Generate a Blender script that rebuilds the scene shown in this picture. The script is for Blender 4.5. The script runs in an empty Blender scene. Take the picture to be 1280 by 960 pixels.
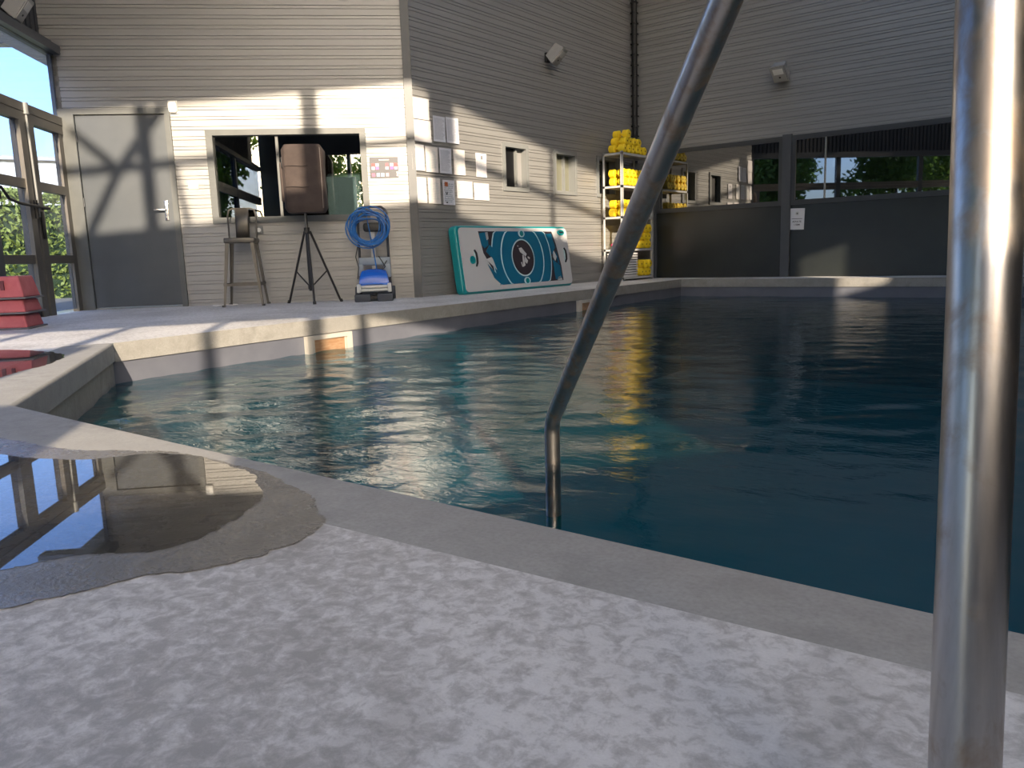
import bpy, bmesh, math, random
import numpy as np
from mathutils import Vector, Matrix, Euler
PI = math.pi; S2 = 2 ** -.5
random.seed(7)
sc = bpy.context.scene
COL = sc.collection

# ------------------------------------------------------------------ camera
cam = bpy.data.cameras.new('camera'); co = bpy.data.objects.new('camera', cam); COL.objects.link(co)
cam.sensor_fit = 'HORIZONTAL'; cam.sensor_width = 36.0; cam.lens = 36.0 * 989.0 / 1280.0
cam.clip_start = .02; cam.clip_end = 400
YAW, PITCH, ROLL = 0.6643, 0.1622, -0.0332
fwd = Vector((-math.sin(YAW) * math.cos(PITCH), math.cos(YAW) * math.cos(PITCH), -math.sin(PITCH)))
r0 = Vector((math.cos(YAW), math.sin(YAW), 0)); u0 = r0.cross(fwd)
rt = r0 * math.cos(ROLL) + u0 * math.sin(ROLL); up = -r0 * math.sin(ROLL) + u0 * math.cos(ROLL)
M = Matrix((rt, up, -fwd)).transposed().to_4x4(); M.translation = (0, 0, .47)
co.matrix_world = M
sc.camera = co
# ------------------------------------------------------------------ light
SUN_AZ, SUN_EL = math.radians(50), math.radians(19.6)      # travel direction, left of +Y
sdir = Vector((-math.sin(SUN_AZ) * math.cos(SUN_EL), math.cos(SUN_AZ) * math.cos(SUN_EL), -math.sin(SUN_EL)))
sun = bpy.data.lights.new('sun', 'SUN'); so = bpy.data.objects.new('sun', sun); COL.objects.link(so)
sun.energy = 7.6; sun.color = (1.0, .84, .64); sun.angle = math.radians(.55)
so.rotation_euler = sdir.to_track_quat('-Z', 'Y').to_euler(); so.location = (6, -6, 12)
w = bpy.data.worlds.new('sky'); sc.world = w; w.use_nodes = True
nt = w.node_tree; bg = nt.nodes['Background']
sky = nt.nodes.new('ShaderNodeTexSky'); sky.sky_type = 'NISHITA'; sky.sun_disc = False
sky.sun_elevation = math.radians(24); sky.sun_rotation = math.atan2(-sdir.x, -sdir.y); sky.dust_density = 2.2; sky.ozone_density = .9
nt.links.new(sky.outputs[0], bg.inputs[0]); bg.inputs[1].default_value = .42
vs = sc.view_settings; vs.view_transform = 'Standard'; vs.look = 'None'; vs.gamma = 1; vs.use_curve_mapping = False
vs.exposure = .55

# ------------------------------------------------------------------ materials
MATS = {}
def mat(name, col=(.5, .5, .5), rough=.6, metal=0., spec=.5, emit=None):
    if name in MATS: return MATS[name]
    m = bpy.data.materials.new(name); m.use_nodes = True
    b = m.node_tree.nodes['Principled BSDF']
    b.inputs['Base Color'].default_value = (*col, 1); b.inputs['Roughness'].default_value = rough
    b.inputs['Metallic'].default_value = metal; b.inputs['Specular IOR Level'].default_value = spec
    if emit:
        b.inputs['Emission Color'].default_value = (*emit[:3], 1); b.inputs['Emission Strength'].default_value = emit[3]
    MATS[name] = m; return m
class NT:
    def __init__(s, m): s.m = m; s.t = m.node_tree; s.b = s.t.nodes.get('Principled BSDF')
    def n(s, typ, **k):
        x = s.t.nodes.new('ShaderNode' + typ)
        for a, v in k.items():
            if a.startswith('i_'):
                key = a[2:].replace('_', ' ')
                x.inputs[int(key) if key.isdigit() else key].default_value = v
            else: setattr(x, a, v)
        return x
    def l(s, a, b): s.t.links.new(a, b)
    def obj(s, scale=(1, 1, 1), rot=(0, 0, 0), loc=(0, 0, 0)):
        tc = s.n('TexCoord'); mp = s.n('Mapping'); s.l(tc.outputs['Object'], mp.inputs[0])
        mp.inputs['Scale'].default_value = scale; mp.inputs['Rotation'].default_value = rot; mp.inputs['Location'].default_value = loc
        return mp.outputs[0]
    def noise(s, vec, scale, detail=4, rough=.5, dist=0):
        x = s.n('TexNoise'); s.l(vec, x.inputs['Vector']); x.inputs['Scale'].default_value = scale
        x.inputs['Detail'].default_value = detail; x.inputs['Roughness'].default_value = rough; x.inputs['Distortion'].default_value = dist
        return x.outputs['Fac']
    def ramp(s, fac, stops):
        x = s.n('ValToRGB'); s.l(fac, x.inputs[0]); e = x.color_ramp.elements
        while len(e) < len(stops): e.new(.5)
        for i, (p, c) in enumerate(stops):
            e[i].position = p; e[i].color = (*c, 1) if len(c) == 3 else c
        return x.outputs[0]
    def mix(s, fac, a, b, blend='MIX'):
        x = s.n('Mix', data_type='RGBA', blend_type=blend)
        for sock, v in ((x.inputs[0], fac), (x.inputs[6], a), (x.inputs[7], b)):
            if hasattr(v, 'links'): s.l(v, sock)
            else: sock.default_value = v if isinstance(v, (int, float)) else (*v, 1)
        return x.outputs[2]
    def math(s, op, a, b=0.):
        x = s.n('Math', operation=op)
        for sock, v in ((x.inputs[0], a), (x.inputs[1], b)):
            if hasattr(v, 'links'): s.l(v, sock)
            else: sock.default_value = v
        return x.outputs[0]
    def bump(s, h, strength=.3, dist=.01, normal=None):
        x = s.n('Bump'); x.inputs['Strength'].default_value = strength; x.inputs['Distance'].default_value = dist
        s.l(h, x.inputs['Height'])
        if normal: s.l(normal, x.inputs['Normal'])
        return x.outputs[0]

def varied(name, c1, c2, rough=.6, scale=6, metal=0., bump=.0, spec=.5, stretch=(1, 1, 1)):
    if name in MATS: return MATS[name]
    m = mat(name, c1, rough, metal, spec); k = NT(m); v = k.obj(stretch)
    f = k.noise(v, scale, 5, .6)
    k.l(k.ramp(f, [(.3, c1), (.7, c2)]), k.b.inputs['Base Color'])
    if bump: k.l(k.bump(f, bump, .005), k.b.inputs['Normal'])
    return m

def concrete(name, dark, mid, light, rough=.75, mottle=True, bumps=.25):
    m = mat(name, mid, rough); k = NT(m); v = k.obj()
    big = k.noise(v, 1.3, 4, .6, .4); small = k.noise(v, 9, 8, .72, .35); speck = k.noise(v, 120, 3, .6)
    c = k.ramp(small, [(.30, dark), (.46, mid), (.58, light)] if mottle else [(.25, dark), (.75, mid)])
    c2 = k.mix(k.ramp(big, [(.35, (0, 0, 0)), (.65, (1, 1, 1))]), mid, c)
    c3 = k.mix(k.math('MULTIPLY', k.math('POWER', speck, 2.0), 1.3), c2, dark)
    k.l(c3, k.b.inputs['Base Color'])
    h = k.math('ADD', k.math('MULTIPLY', speck, .4), k.math('MULTIPLY', small, .6))
    k.l(k.bump(h, bumps, .004), k.b.inputs['Normal'])
    rr = k.math('ADD', k.math('MULTIPLY', small, -.35), rough + .15); k.l(rr, k.b.inputs['Roughness'])
    return m

def deck_material():
    # blotchy salt-stained concrete: pale efflorescence with darker damp-looking patches
    m = mat('deck_concrete', (.3, .3, .3), .75); k = NT(m); v = k.obj()
    big = k.noise(v, 1.1, 3, .55, .3)
    med = k.noise(v, 34, 7, .66, .5); fine = k.noise(v, 90, 6, .7, .2); speck = k.noise(v, 300, 2, .5)
    th = k.math('ADD', med, k.math('MULTIPLY', k.math('SUBTRACT', big, .5), -.55))
    th = k.math('ADD', th, k.math('MULTIPLY', k.math('SUBTRACT', fine, .5), .35))
    base = k.ramp(th, [(.34, (.40, .385, .37)), (.46, (.53, .515, .50)), (.57, (.70, .685, .67)), (.8, (.78, .765, .75))])
    dirt = k.ramp(k.noise(v, 2.3, 5, .7, 1.2), [(.5, (0, 0, 0)), (.72, (1, 1, 1))])
    c = k.mix(k.math('MULTIPLY', dirt, .45), base, (.25, .23, .20))
    c = k.mix(k.math('MULTIPLY', speck, .25), c, (.2, .2, .2))
    k.l(c, k.b.inputs['Base Color'])
    k.l(k.math('ADD', k.math('MULTIPLY', th, .5), .32), k.b.inputs['Roughness'])
    h = k.math('ADD', k.math('MULTIPLY', speck, .3), k.math('MULTIPLY', fine, .7))
    k.l(k.bump(h, .35, .003), k.b.inputs['Normal'])
    return m
M_DECK = deck_material()
M_COPE = concrete('coping_concrete', (.25, .242, .225), (.35, .34, .32), (.42, .41, .385), .7, True, .2)
M_DAMP = concrete('damp_concrete', (.13, .122, .112), (.19, .18, .165), (.24, .228, .21), .30, True, .9)
M_LINER = varied('pool_liner', (.10, .105, .13), (.13, .135, .16), .45, 3)
M_TILE = concrete('pool_wall_concrete', (.20, .185, .155), (.29, .275, .24), (.34, .325, .285), .7, True, .2)

def siding_material(name, col, rough=.42, metal=.25):
    m = mat(name, col, rough, metal, .4); k = NT(m); v = k.obj((.25, 1, 2.5))
    f = k.noise(v, 3, 4, .6)
    k.l(k.ramp(f, [(.3, tuple(c * .9 for c in col)), (.7, tuple(min(1, c * 1.05) for c in col))]), k.b.inputs['Base Color'])
    k.l(k.math('ADD', k.math('MULTIPLY', f, .15), rough - .07), k.b.inputs['Roughness'])
    return m
M_SIDE = siding_material('grey_corrugated_cladding', (.30, .295, .285), .4, .3)
M_DARKCLAD = siding_material('anthracite_cladding', (.045, .047, .055), .5, .2)
M_SLIT = mat('cladding_joint_shadow', (.16, .155, .15), .8)
M_ANTH = varied('anthracite_paint', (.055, .06, .068), (.07, .075, .082), .42, 4)
M_DOOR = varied('door_paint', (.055, .063, .072), (.07, .078, .086), .38, 2.5)
M_FRAMEG = varied('window_frame_grey', (.075, .08, .078), (.095, .10, .097), .45, 5)
M_LTFRAME = mat('light_grey_frame', (.20, .205, .20), .45)
M_ALU = varied('bronze_aluminium', (.12, .11, .098), (.16, .145, .125), .38, 3, .4)
M_BLACK = mat('black_plastic', (.012, .012, .013), .5)
M_BLKMET = mat('black_metal', (.015, .015, .017), .38, .3)
M_WHITE = mat('white_plastic', (.72, .71, .68), .45)
M_CEIL = varied('ceiling_grey', (.17, .17, .17), (.2, .2, .2), .7, 2)
M_INT = mat('dark_interior', (.03, .03, .032), .9)
M_PAPER = mat('paper', (.66, .65, .65), .6)
M_CHROME = mat('chrome', (.7, .69, .67), .22, 1.)

def steel_material(name='brushed_stainless_steel', stretch=(90, 90, 1.2)):
    m = mat(name, (.48, .46, .44), .28, 1.); k = NT(m)
    f = k.noise(k.obj(stretch), 1.2, 4, .6)
    v2 = k.obj((1, 1, .7)); spots = k.noise(v2, 34, 5, .6, .3); big = k.noise(k.obj((1, 1, .35)), 18, 3, .5)
    rust = k.ramp(k.math('ADD', k.math('MULTIPLY', spots, .6), k.math('MULTIPLY', big, .4)), [(.50, (0, 0, 0)), (.60, (1, 1, 1))])
    base = k.ramp(f, [(.2, (.40, .375, .355)), (.8, (.55, .525, .50))])
    c = k.mix(k.math('MULTIPLY', rust, .65), base, (.33, .24, .165)); k.l(c, k.b.inputs['Base Color'])
    r = k.math('ADD', k.math('MULTIPLY', f, .12), .25); r = k.math('ADD', r, k.math('MULTIPLY', rust, .10)); k.l(r, k.b.inputs['Roughness'])
    return m
M_STEEL = steel_material(); M_STEEL2 = steel_material('stainless_steel_bar', (1.5, 1.5, 1.5))

def schlick(k, f0, normal=None, ex=5.0):
    lw = k.n('LayerWeight'); lw.inputs[0].default_value = .5
    if normal: k.l(normal, lw.inputs['Normal'])
    p = k.math('POWER', lw.outputs['Facing'], ex)
    return k.math('ADD', k.math('MULTIPLY', p, 1 - f0), f0)
def glass_material(name, tint=(.9, .93, .93), ior=1.5, rough=0., boost=1.):
    m = bpy.data.materials.new(name); m.use_nodes = True; t = m.node_tree; t.nodes.clear()
    k = NT(m); out = k.n('OutputMaterial'); mx = k.n('MixShader')
    tr = k.n('BsdfTransparent'); tr.inputs[0].default_value = (*tint, 1); gl = k.n('BsdfGlossy'); gl.inputs['Roughness'].default_value = rough
    f2 = schlick(k, ((ior - 1) / (ior + 1)) ** 2 * boost)
    k.l(f2, mx.inputs[0]); k.l(tr.outputs[0], mx.inputs[1]); k.l(gl.outputs[0], mx.inputs[2]); k.l(mx.outputs[0], out.inputs[0])
    MATS[name] = m; return m
M_GLASS = glass_material('sky_tinted_glass', (.62, .72, .92))  # blue tint put in to deepen the sky seen through the panes
M_OFFGLASS = glass_material('office_window_glass', (.45, .5, .5), 1.9, 0., 2.0)
def mirrorglass():
    m = mat('tinted_reflective_glass', (.004, .005, .005), .015, 0., 1.); m.node_tree.nodes['Principled BSDF'].inputs['IOR'].default_value = 2.1
    return m
M_TINT = mirrorglass()
M_FROST = mat('obscured_glass', (.17, .17, .125), .25)

def water_material():
    m = bpy.data.materials.new('pool_water'); m.use_nodes = True; t = m.node_tree; t.nodes.clear()
    k = NT(m); out = k.n('OutputMaterial'); mx = k.n('MixShader')
    tr = k.n('BsdfTransparent'); tr.inputs[0].default_value = (.09, .50, .64, 1)
    df = k.n('BsdfDiffuse'); df.inputs[0].default_value = (.0, .115, .135, 1); body = k.n('MixShader'); body.inputs[0].default_value = .22
    k.l(tr.outputs[0], body.inputs[1]); k.l(df.outputs[0], body.inputs[2])
    gl = k.n('BsdfGlossy'); gl.inputs['Roughness'].default_value = .02
    v = k.obj((1, 1, 1), (0, 0, -.6)); v2 = k.obj((1, 2.2, 1), (0, 0, -.66)); h = k.noise(v2, 15, 3, .55, .6)
    tc = k.obj(); sx = k.n('SeparateXYZ'); k.l(tc, sx.inputs[0])
    mr = k.n('MapRange'); k.l(sx.outputs[0], mr.inputs[0]); mr.inputs[1].default_value = -.6; mr.inputs[2].default_value = -2.2
    mr.inputs[3].default_value = .03; mr.inputs[4].default_value = .16
    bp = k.n('Bump'); bp.inputs['Distance'].default_value = .02; k.l(mr.outputs[0], bp.inputs['Strength']); k.l(h, bp.inputs['Height'])
    k.l(bp.outputs[0], gl.inputs['Normal'])
    k.l(schlick(k, .022, bp.outputs[0], 4.4), mx.inputs[0]); k.l(body.outputs[0], mx.inputs[1]); k.l(gl.outputs[0], mx.inputs[2]); k.l(mx.outputs[0], out.inputs[0])
    return m
M_WATER = water_material()
def film_material():
    m = bpy.data.materials.new('puddle_film'); m.use_nodes = True; t = m.node_tree; t.nodes.clear()
    k = NT(m); out = k.n('OutputMaterial'); mx = k.n('MixShader'); tr = k.n('BsdfTransparent'); tr.inputs[0].default_value = (.55, .54, .52, 1)
    gl = k.n('BsdfGlossy'); gl.inputs['Roughness'].default_value = .012
    k.l(schlick(k, .09), mx.inputs[0]); k.l(tr.outputs[0], mx.inputs[1]); k.l(gl.outputs[0], mx.inputs[2]); k.l(mx.outputs[0], out.inputs[0])
    return m
M_FILM = film_material()

def print_mat(name, paper=(.80, .79, .80), ink=(.25, .25, .28), lines=26, top=.12, bottom=.1, seed=0., density=.42, tint=None):
    # rows of small print: flat lettering on a sheet, object coordinates 0..1
    m = mat(name, paper, .6); k = NT(m)
    tc = k.n('TexCoord'); sx = k.n('SeparateXYZ'); k.l(tc.outputs['UV'], sx.inputs[0])
    v = k.math('MULTIPLY', sx.outputs[1], lines); row = k.math('FLOOR', v); fr = k.math('FRACT', v)
    line = k.math('LESS_THAN', fr, .5)
    cb = k.n('CombineXYZ'); k.l(k.math('MULTIPLY', sx.outputs[0], 30), cb.inputs[0]); k.l(k.math('MULTIPLY', row, 7.31), cb.inputs[1]); cb.inputs[2].default_value = seed
    wn = k.noise(cb.outputs[0], 1.0, 2, .6); word = k.math('GREATER_THAN', wn, density)
    cb2 = k.n('CombineXYZ'); k.l(k.math('MULTIPLY', row, 3.7), cb2.inputs[0]); cb2.inputs[1].default_value = seed + 3
    rl = k.noise(cb2.outputs[0], 1.0, 1, .5)
    endx = k.math('ADD', k.math('MULTIPLY', rl, .9), .38)
    a = k.math('MULTIPLY', line, word)
    a = k.math('MULTIPLY', a, k.math('LESS_THAN', sx.outputs[0], endx))
    a = k.math('MULTIPLY', a, k.math('GREATER_THAN', sx.outputs[0], .1)); a = k.math('MULTIPLY', a, k.math('LESS_THAN', sx.outputs[0], .92))
    a = k.math('MULTIPLY', a, k.math('LESS_THAN', sx.outputs[1], 1 - top)); a = k.math('MULTIPLY', a, k.math('GREATER_THAN', sx.outputs[1], bottom))
    k.l(k.mix(k.math('MULTIPLY', a, .8), paper, ink), k.b.inputs['Base Color'])
    return m

# ------------------------------------------------------------------ mesh helpers
def T(loc=(0, 0, 0), rot=(0, 0, 0)):
    return Matrix.Translation(Vector(loc)) @ Euler(rot).to_matrix().to_4x4()
class MB:
    def __init__(s): s.v = []; s.f = []; s.mi = []; s.cm = 0; s.sm = []; s.uv = {}
    def add(s, vs, fs, smooth=False):
        o = len(s.v); s.v += [tuple(p) for p in vs]
        for f in fs: s.f.append([i + o for i in f]); s.mi.append(s.cm); s.sm.append(smooth)
        return s
    def m(s, i): s.cm = i; return s
    def box(s, lo, hi, X=None, bev=0.):
        (a, b, c), (d, e, f) = lo, hi
        if bev > 0:
            bm = bmesh.new(); bmesh.ops.create_cube(bm, size=1)
            for q in bm.verts: q.co = Vector(((a + d) / 2 + q.co.x * (d - a), (b + e) / 2 + q.co.y * (e - b), (c + f) / 2 + q.co.z * (f - c)))
            bmesh.ops.bevel(bm, geom=list(bm.edges), offset=bev, segments=2, profile=.5, affect='EDGES')
            bm.verts.index_update(); P = [q.co.copy() for q in bm.verts]; Fs = [[q.index for q in g.verts] for g in bm.faces]; bm.free()
            if X: P = [X @ p for p in P]
            return s.add(P, Fs, True)
        P = [Vector(p) for p in ((a, b, c), (d, b, c), (d, e, c), (a, e, c), (a, b, f), (d, b, f), (d, e, f), (a, e, f))]
        if X: P = [X @ p for p in P]
        return s.add(P, [(0, 3, 2, 1), (4, 5, 6, 7), (0, 1, 5, 4), (1, 2, 6, 5), (2, 3, 7, 6), (3, 0, 4, 7)])
    def tube(s, pts, r, n=10, cap=True, smooth=True):
        pts = [Vector(p) for p in pts]; N = len(pts); rr = r if isinstance(r, (list, tuple)) else [r] * N
        t0 = (pts[1] - pts[0]).normalized(); a = t0.orthogonal().normalized(); V = []
        for i, p in enumerate(pts):
            if i == 0: t = pts[1] - pts[0]
            elif i == N - 1: t = pts[-1] - pts[-2]
            else: t = (pts[i + 1] - p).normalized() + (p - pts[i - 1]).normalized()
            t.normalize(); a = (a - t * a.dot(t)).normalized(); b = t.cross(a)
            V += [p + (a * math.cos(2 * PI * k / n) + b * math.sin(2 * PI * k / n)) * rr[i] for k in range(n)]
        F = [(i * n + k, i * n + (k + 1) % n, (i + 1) * n + (k + 1) % n, (i + 1) * n + k) for i in range(N - 1) for k in range(n)]
        s.add(V, F, smooth)
        if cap:
            o = len(s.v) - len(V); s.f.append([o + k for k in range(n)][::-1]); s.mi.append(s.cm); s.sm.append(False)
            s.f.append([o + (N - 1) * n + k for k in range(n)]); s.mi.append(s.cm); s.sm.append(False)
        return s
    def lathe(s, prof, n=20, X=None, cap=True):   # prof: (r, z) around Z
        V = [Vector((r * math.cos(2 * PI * k / n), r * math.sin(2 * PI * k / n), z)) for r, z in prof for k in range(n)]
        if X: V = [X @ p for p in V]
        F = [(i * n + k, i * n + (k + 1) % n, (i + 1) * n + (k + 1) % n, (i + 1) * n + k) for i in range(len(prof) - 1) for k in range(n)]
        if cap: F += [[k for k in range(n)][::-1], [(len(prof) - 1) * n + k for k in range(n)]]
        return s.add(V, F, True)
    def prism(s, pts, z0, z1, X=None, smooth=False):     # polygon in xy extruded in z
        n = len(pts); V = [Vector((p[0], p[1], z0)) for p in pts] + [Vector((p[0], p[1], z1)) for p in pts]
        if X: V = [X @ p for p in V]
        return s.add(V, [list(range(n))[::-1], list(range(n, 2 * n))] + [(i, (i + 1) % n, n + (i + 1) % n, n + i) for i in range(n)], smooth)
    def quad(s, a, b, c, d): return s.add([a, b, c, d], [(0, 1, 2, 3)])
    def build(s, name, mats, parent=None, uv=None):
        me = bpy.data.meshes.new(name); me.from_pydata(s.v, [], s.f)
        for mm in (mats if isinstance(mats, (list, tuple)) else [mats]): me.materials.append(mm)
        me.polygons.foreach_set('material_index', s.mi); me.polygons.foreach_set('use_smooth', s.sm)
        if uv:
            L = me.uv_layers.new(name='UVMap')
            for lp in me.loops: L.data[lp.index].uv = uv(me.vertices[lp.vertex_index].co)
        me.update()
        if any(s.sm):
            try: me.set_sharp_from_angle(angle=math.radians(40))
            except Exception: pass
        o = bpy.data.objects.new(name, me); COL.objects.link(o)
        if parent: o.parent = parent
        return o
def place(o, loc, rz=0, rot=None):
    o.location = loc; o.rotation_euler = rot if rot else (0, 0, rz); return o
def tag(o, label, cat, group=None):
    o['label'] = label; o['category'] = cat
    if group: o['group'] = group
    return o
def thing(name, label, cat, loc, rz=0, group=None, rot=None):
    o = bpy.data.objects.new(name, None); COL.objects.link(o); place(o, loc, rz, rot); o.empty_display_size = .1
    return tag(o, label, cat, group)
def struct(o, label=None):
    o['kind'] = 'structure'
    if label: o['label'] = label
    return o
def copy_tree(o, parent=None):
    c = o.copy(); COL.objects.link(c)
    if parent: c.parent = parent
    for ch in list(o.children): copy_tree(ch, c)
    return c

# frames: local x runs along the wall, local -y points into the room
K1 = Vector((-6.72, 6.88, 0)); K2 = Vector((-6.72, 12.1, 0))
R1, RB, R3, RG = PI / 4, PI / 2, 0., 3 * PI / 4
def W1(u, z=0, d=0): return K1 + Vector((u * S2 + d * S2, u * S2 - d * S2, z))      # d metres into the room
def WB(y, z=0, d=0): return Vector((-6.72 + d, y, z))
def W3(x, z=0, d=0): return Vector((x, 12.1 - d, z))
GE = K1 + Vector((-3.87 * S2, -3.87 * S2, 0))                                       # left end of that wall, start of the glass front
def WG(v, z=0, d=0): return GE + Vector((v * S2 + d * S2, -v * S2 + d * S2, z))
HC = 6.95

# ------------------------------------------------------------------ cladding walls (ribbed sheet: real slits and recesses)
PER = .1075
def siding(mb, u0, u1, z0, z1, phase=.03, X=None):
    pts = [(z0, 0, 0)]
    k0 = int((z0 - phase) / PER) - 1
    for k in range(k0, int((z1 - phase) / PER) + 2):
        b = phase + k * PER
        for z, y in ((b, 0), (b + .0006, .016), (b + .0062, .016), (b + .0068, .003), (b + .0371, .003), (b + .0377, .016), (b + .0412, .016), (b + .0418, 0)):
            if z0 + 1e-4 < z < z1 - 1e-4: pts.append((z, y, 0))
    pts[0] = (z0, pts[1][1] if len(pts) > 1 else 0, 0); pts.append((z1, pts[-1][1], 0))
    V = []; F = []
    for i, (z, y, _) in enumerate(pts): V += [Vector((u0, y, z)), Vector((u1, y, z))]
    for i in range(len(pts) - 1): F.append((2 * i, 2 * i + 1, 2 * i + 3, 2 * i + 2))
    mb.add(V, F)
def wall(name, loc, rz, rects, back=.2):
    mb = MB()
    for r in rects:
        siding(mb, *r)
        u0, u1, z0, z1 = r
        mb.add([Vector(p) for p in ((u0, .03, z0), (u1, .03, z0), (u1, .03, z1), (u0, .03, z1), (u0, back, z0), (u1, back, z0), (u1, back, z1), (u0, back, z1))],
               [(0, 1, 2, 3), (4, 7, 6, 5), (0, 4, 5, 1), (3, 2, 6, 7), (0, 3, 7, 4), (1, 5, 6, 2)])
    o = mb.build(name, M_SIDE); place(o, loc, rz); return struct(o)
wall('wall_left', K1, R1, [(-3.78, -2.69, 2.205, HC), (-2.69, -2.33, 0, HC), (-2.33, -.55, 0, .925), (-2.33, -.55, 1.967, HC), (-.55, 0, 0, HC), (-3.87, -3.78, 0, HC), (-4.7, -3.87, 2.9, HC)])
BY0 = K1.y
def yb(y): return y - BY0
wins = [(8.53, 9.10), (9.72, 10.32), (10.90, 11.50)]
rB = [(0, yb(12.1), 0, 1.315), (0, yb(12.1), 1.945, HC), (0, yb(8.53), 1.315, 1.945), (yb(9.10), yb(9.72), 1.315, 1.945), (yb(10.32), yb(10.90), 1.315, 1.945), (yb(11.5), yb(12.1), 1.315, 1.945)]
wall('wall_middle', K1, RB, rB)
wall('wall_right', Vector((-6.72, 12.1, 0)), R3, [(0, 5.50, 2.06, HC), (5.50, 16.8, 0, HC), (0, .42, 0, 2.06)])

# front behind the camera and its openings (the sun's way in)
F0 = Vector((1.2, -1.5, 0)); FA = math.atan2(.84, .54)
def solid(mb, t0, t1, z0, z1): mb.box((t0 + .612, -.14, z0), (t1 + .612, 0, z1))
mb = MB()
for r in [(-4.25, 15.6, 6.51, HC), (-4.25, -3.6, 3.17, 6.51), (4.5, 15.6, 4.5, 6.51), (4.5, 6.55, 3.6, 4.5), (6.98, 15.6, 3.6, 4.5), (4.5, 15.6, 3.17, 3.6),
          (-3.6, 4.5, 3.17, 5.15), (1.1, 15.6, 0, 3.17), (-4.25, 1.1, 0, 1.25), (-4.25, -3.3, 1.25, 3.17),
          (.94, 1.27, 5.15, 6.51), (2.85, 2.91, 5.15, 6.51), (-.55, -.36, 5.15, 6.51), (-2.36, -2.22, 5.15, 6.51), (-3.6, 4.5, 5.83, 5.89),
          (-.52, -.40, 1.25, 3.17), (-.10, -.03, 1.25, 3.17), (-.40, -.10, 1.2, 1.55), (-1.22, -1.15, 1.25, 3.17), (-3.3, -1.75, 1.25, 2.6), (-1.75, -1.05, 1.25, 1.8), (-1.93, -1.85, 1.25, 3.17), (-2.6, -2.52, 1.25, 3.17)]:  # low infill panels among these added to block sun and mirrored sky
    solid(mb, *r)
def brace(t0, z0, t1, z1, wd): 
    a = Vector((t0 + .612, -.07, z0)); b = Vector((t1 + .612, -.07, z1)); L = (b - a).length
    mb.box((-wd / 2, -.04, 0), (wd / 2, .04, L), Matrix.Translation(a) @ (b - a).to_track_quat('Z', 'Y').to_matrix().to_4x4())
brace(-2.0, 6.55, -2.62, 5.8, .13); brace(-3.05, 6.3, -2.55, 5.8, .10); brace(-2.62, 5.8, -3.0, 5.15, .10); brace(-2.0, 5.86, -1.9, 5.15, .05)
o = mb.build('wall_back', M_ANTH); place(o, F0, FA); struct(o)
ob = MB(); room = [K2 + Vector((0, 0, 0)), Vector((9.9, 12.1, 0)), Vector((-.75, -4.54, 0)), GE, W1(-4.7), K1]
room = [(-7.0, 12.35), (10.1, 12.35), (-.75, -4.9), (-9.75, 4.0), (-10.2, 4.5), (-6.95, 7.0)]
def poly_mesh(name, outer, hole, z, m, parent=None):
    bm = bmesh.new(); E = []
    for loop in [outer] + ([hole] if hole else []):
        vv = [bm.verts.new((x, y, z)) for x, y in loop]
        for i in range(len(vv)): E.append(bm.edges.new((vv[i], vv[(i + 1) % len(vv)])))
    bmesh.ops.triangle_fill(bm, use_beauty=True, use_dissolve=False, edges=E)
    for f in bm.faces:
        f.normal_update()
        if f.normal.z < 0: f.normal_flip()
    me = bpy.data.meshes.new(name); bm.to_mesh(me); bm.free(); me.materials.append(m)
    o = bpy.data.objects.new(name, me); COL.objects.link(o)
    if parent: o.parent = parent
    return o
added_roof_hole = [(-5.1, 11.3), (-1.0, 11.3), (-1.0, 7.6), (0, 6.2), (0, 0), (-1.6, -1.5), (-3.1, -1.6), (-5.1, .9)]  # unseen opening added to bring sky light down onto the deck
ce = struct(poly_mesh('ceiling', room, added_roof_hole, HC, M_CEIL))
mb = MB()
for y in (.5, 4.0, 7.6): mb.box((-5.2, y, HC), (.1, y + .12, HC + .16))
sn = Vector((-math.sin(SUN_AZ), math.cos(SUN_AZ), 0)); st = Vector((sn.y, -sn.x, 0))       # unseen louvres added to keep sun out of the added roof hole
Xl = Matrix((( st.x, sn.x, 0, 0), (st.y, sn.y, 0, 0), (0, 0, 1, 0), (0, 0, 0, 1)))
for k in range(0, 11): mb.box((-3.6, k * 1.15 - .9, HC + .1), (8.2, k * 1.15 - .86, HC + .62), Xl)
struct(mb.build('added_louvres', mat('added_louvre_grey', (.4, .4, .4), .6)))

# ------------------------------------------------------------------ pool: deck, copings, walls, water
PI_ = [(-5.05, 2.38), (-5.16, 3.5), (-5.25, 5.0), (-5.38, 7.0), (-5.56, 11.48), (6.5, 11.48), (6.5, 1.075), (-3.11, 1.09)]
near_out = [(6.5, .93), (-.1, .918), (-1.3, .86), (-2.6, .80), (-3.38, .80)]
left_out = (-5.21, 2.15)
hole = [left_out, (-5.05, 2.38)] + PI_[1:6] + near_out
outer = [(-6.72, 12.1), (9.9, 12.1), (-.75, -4.54), (GE.x - .05, GE.y - .05), (K1.x, K1.y)]
fl = struct(poly_mesh('floor', outer, hole, 0, M_DECK))
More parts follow.
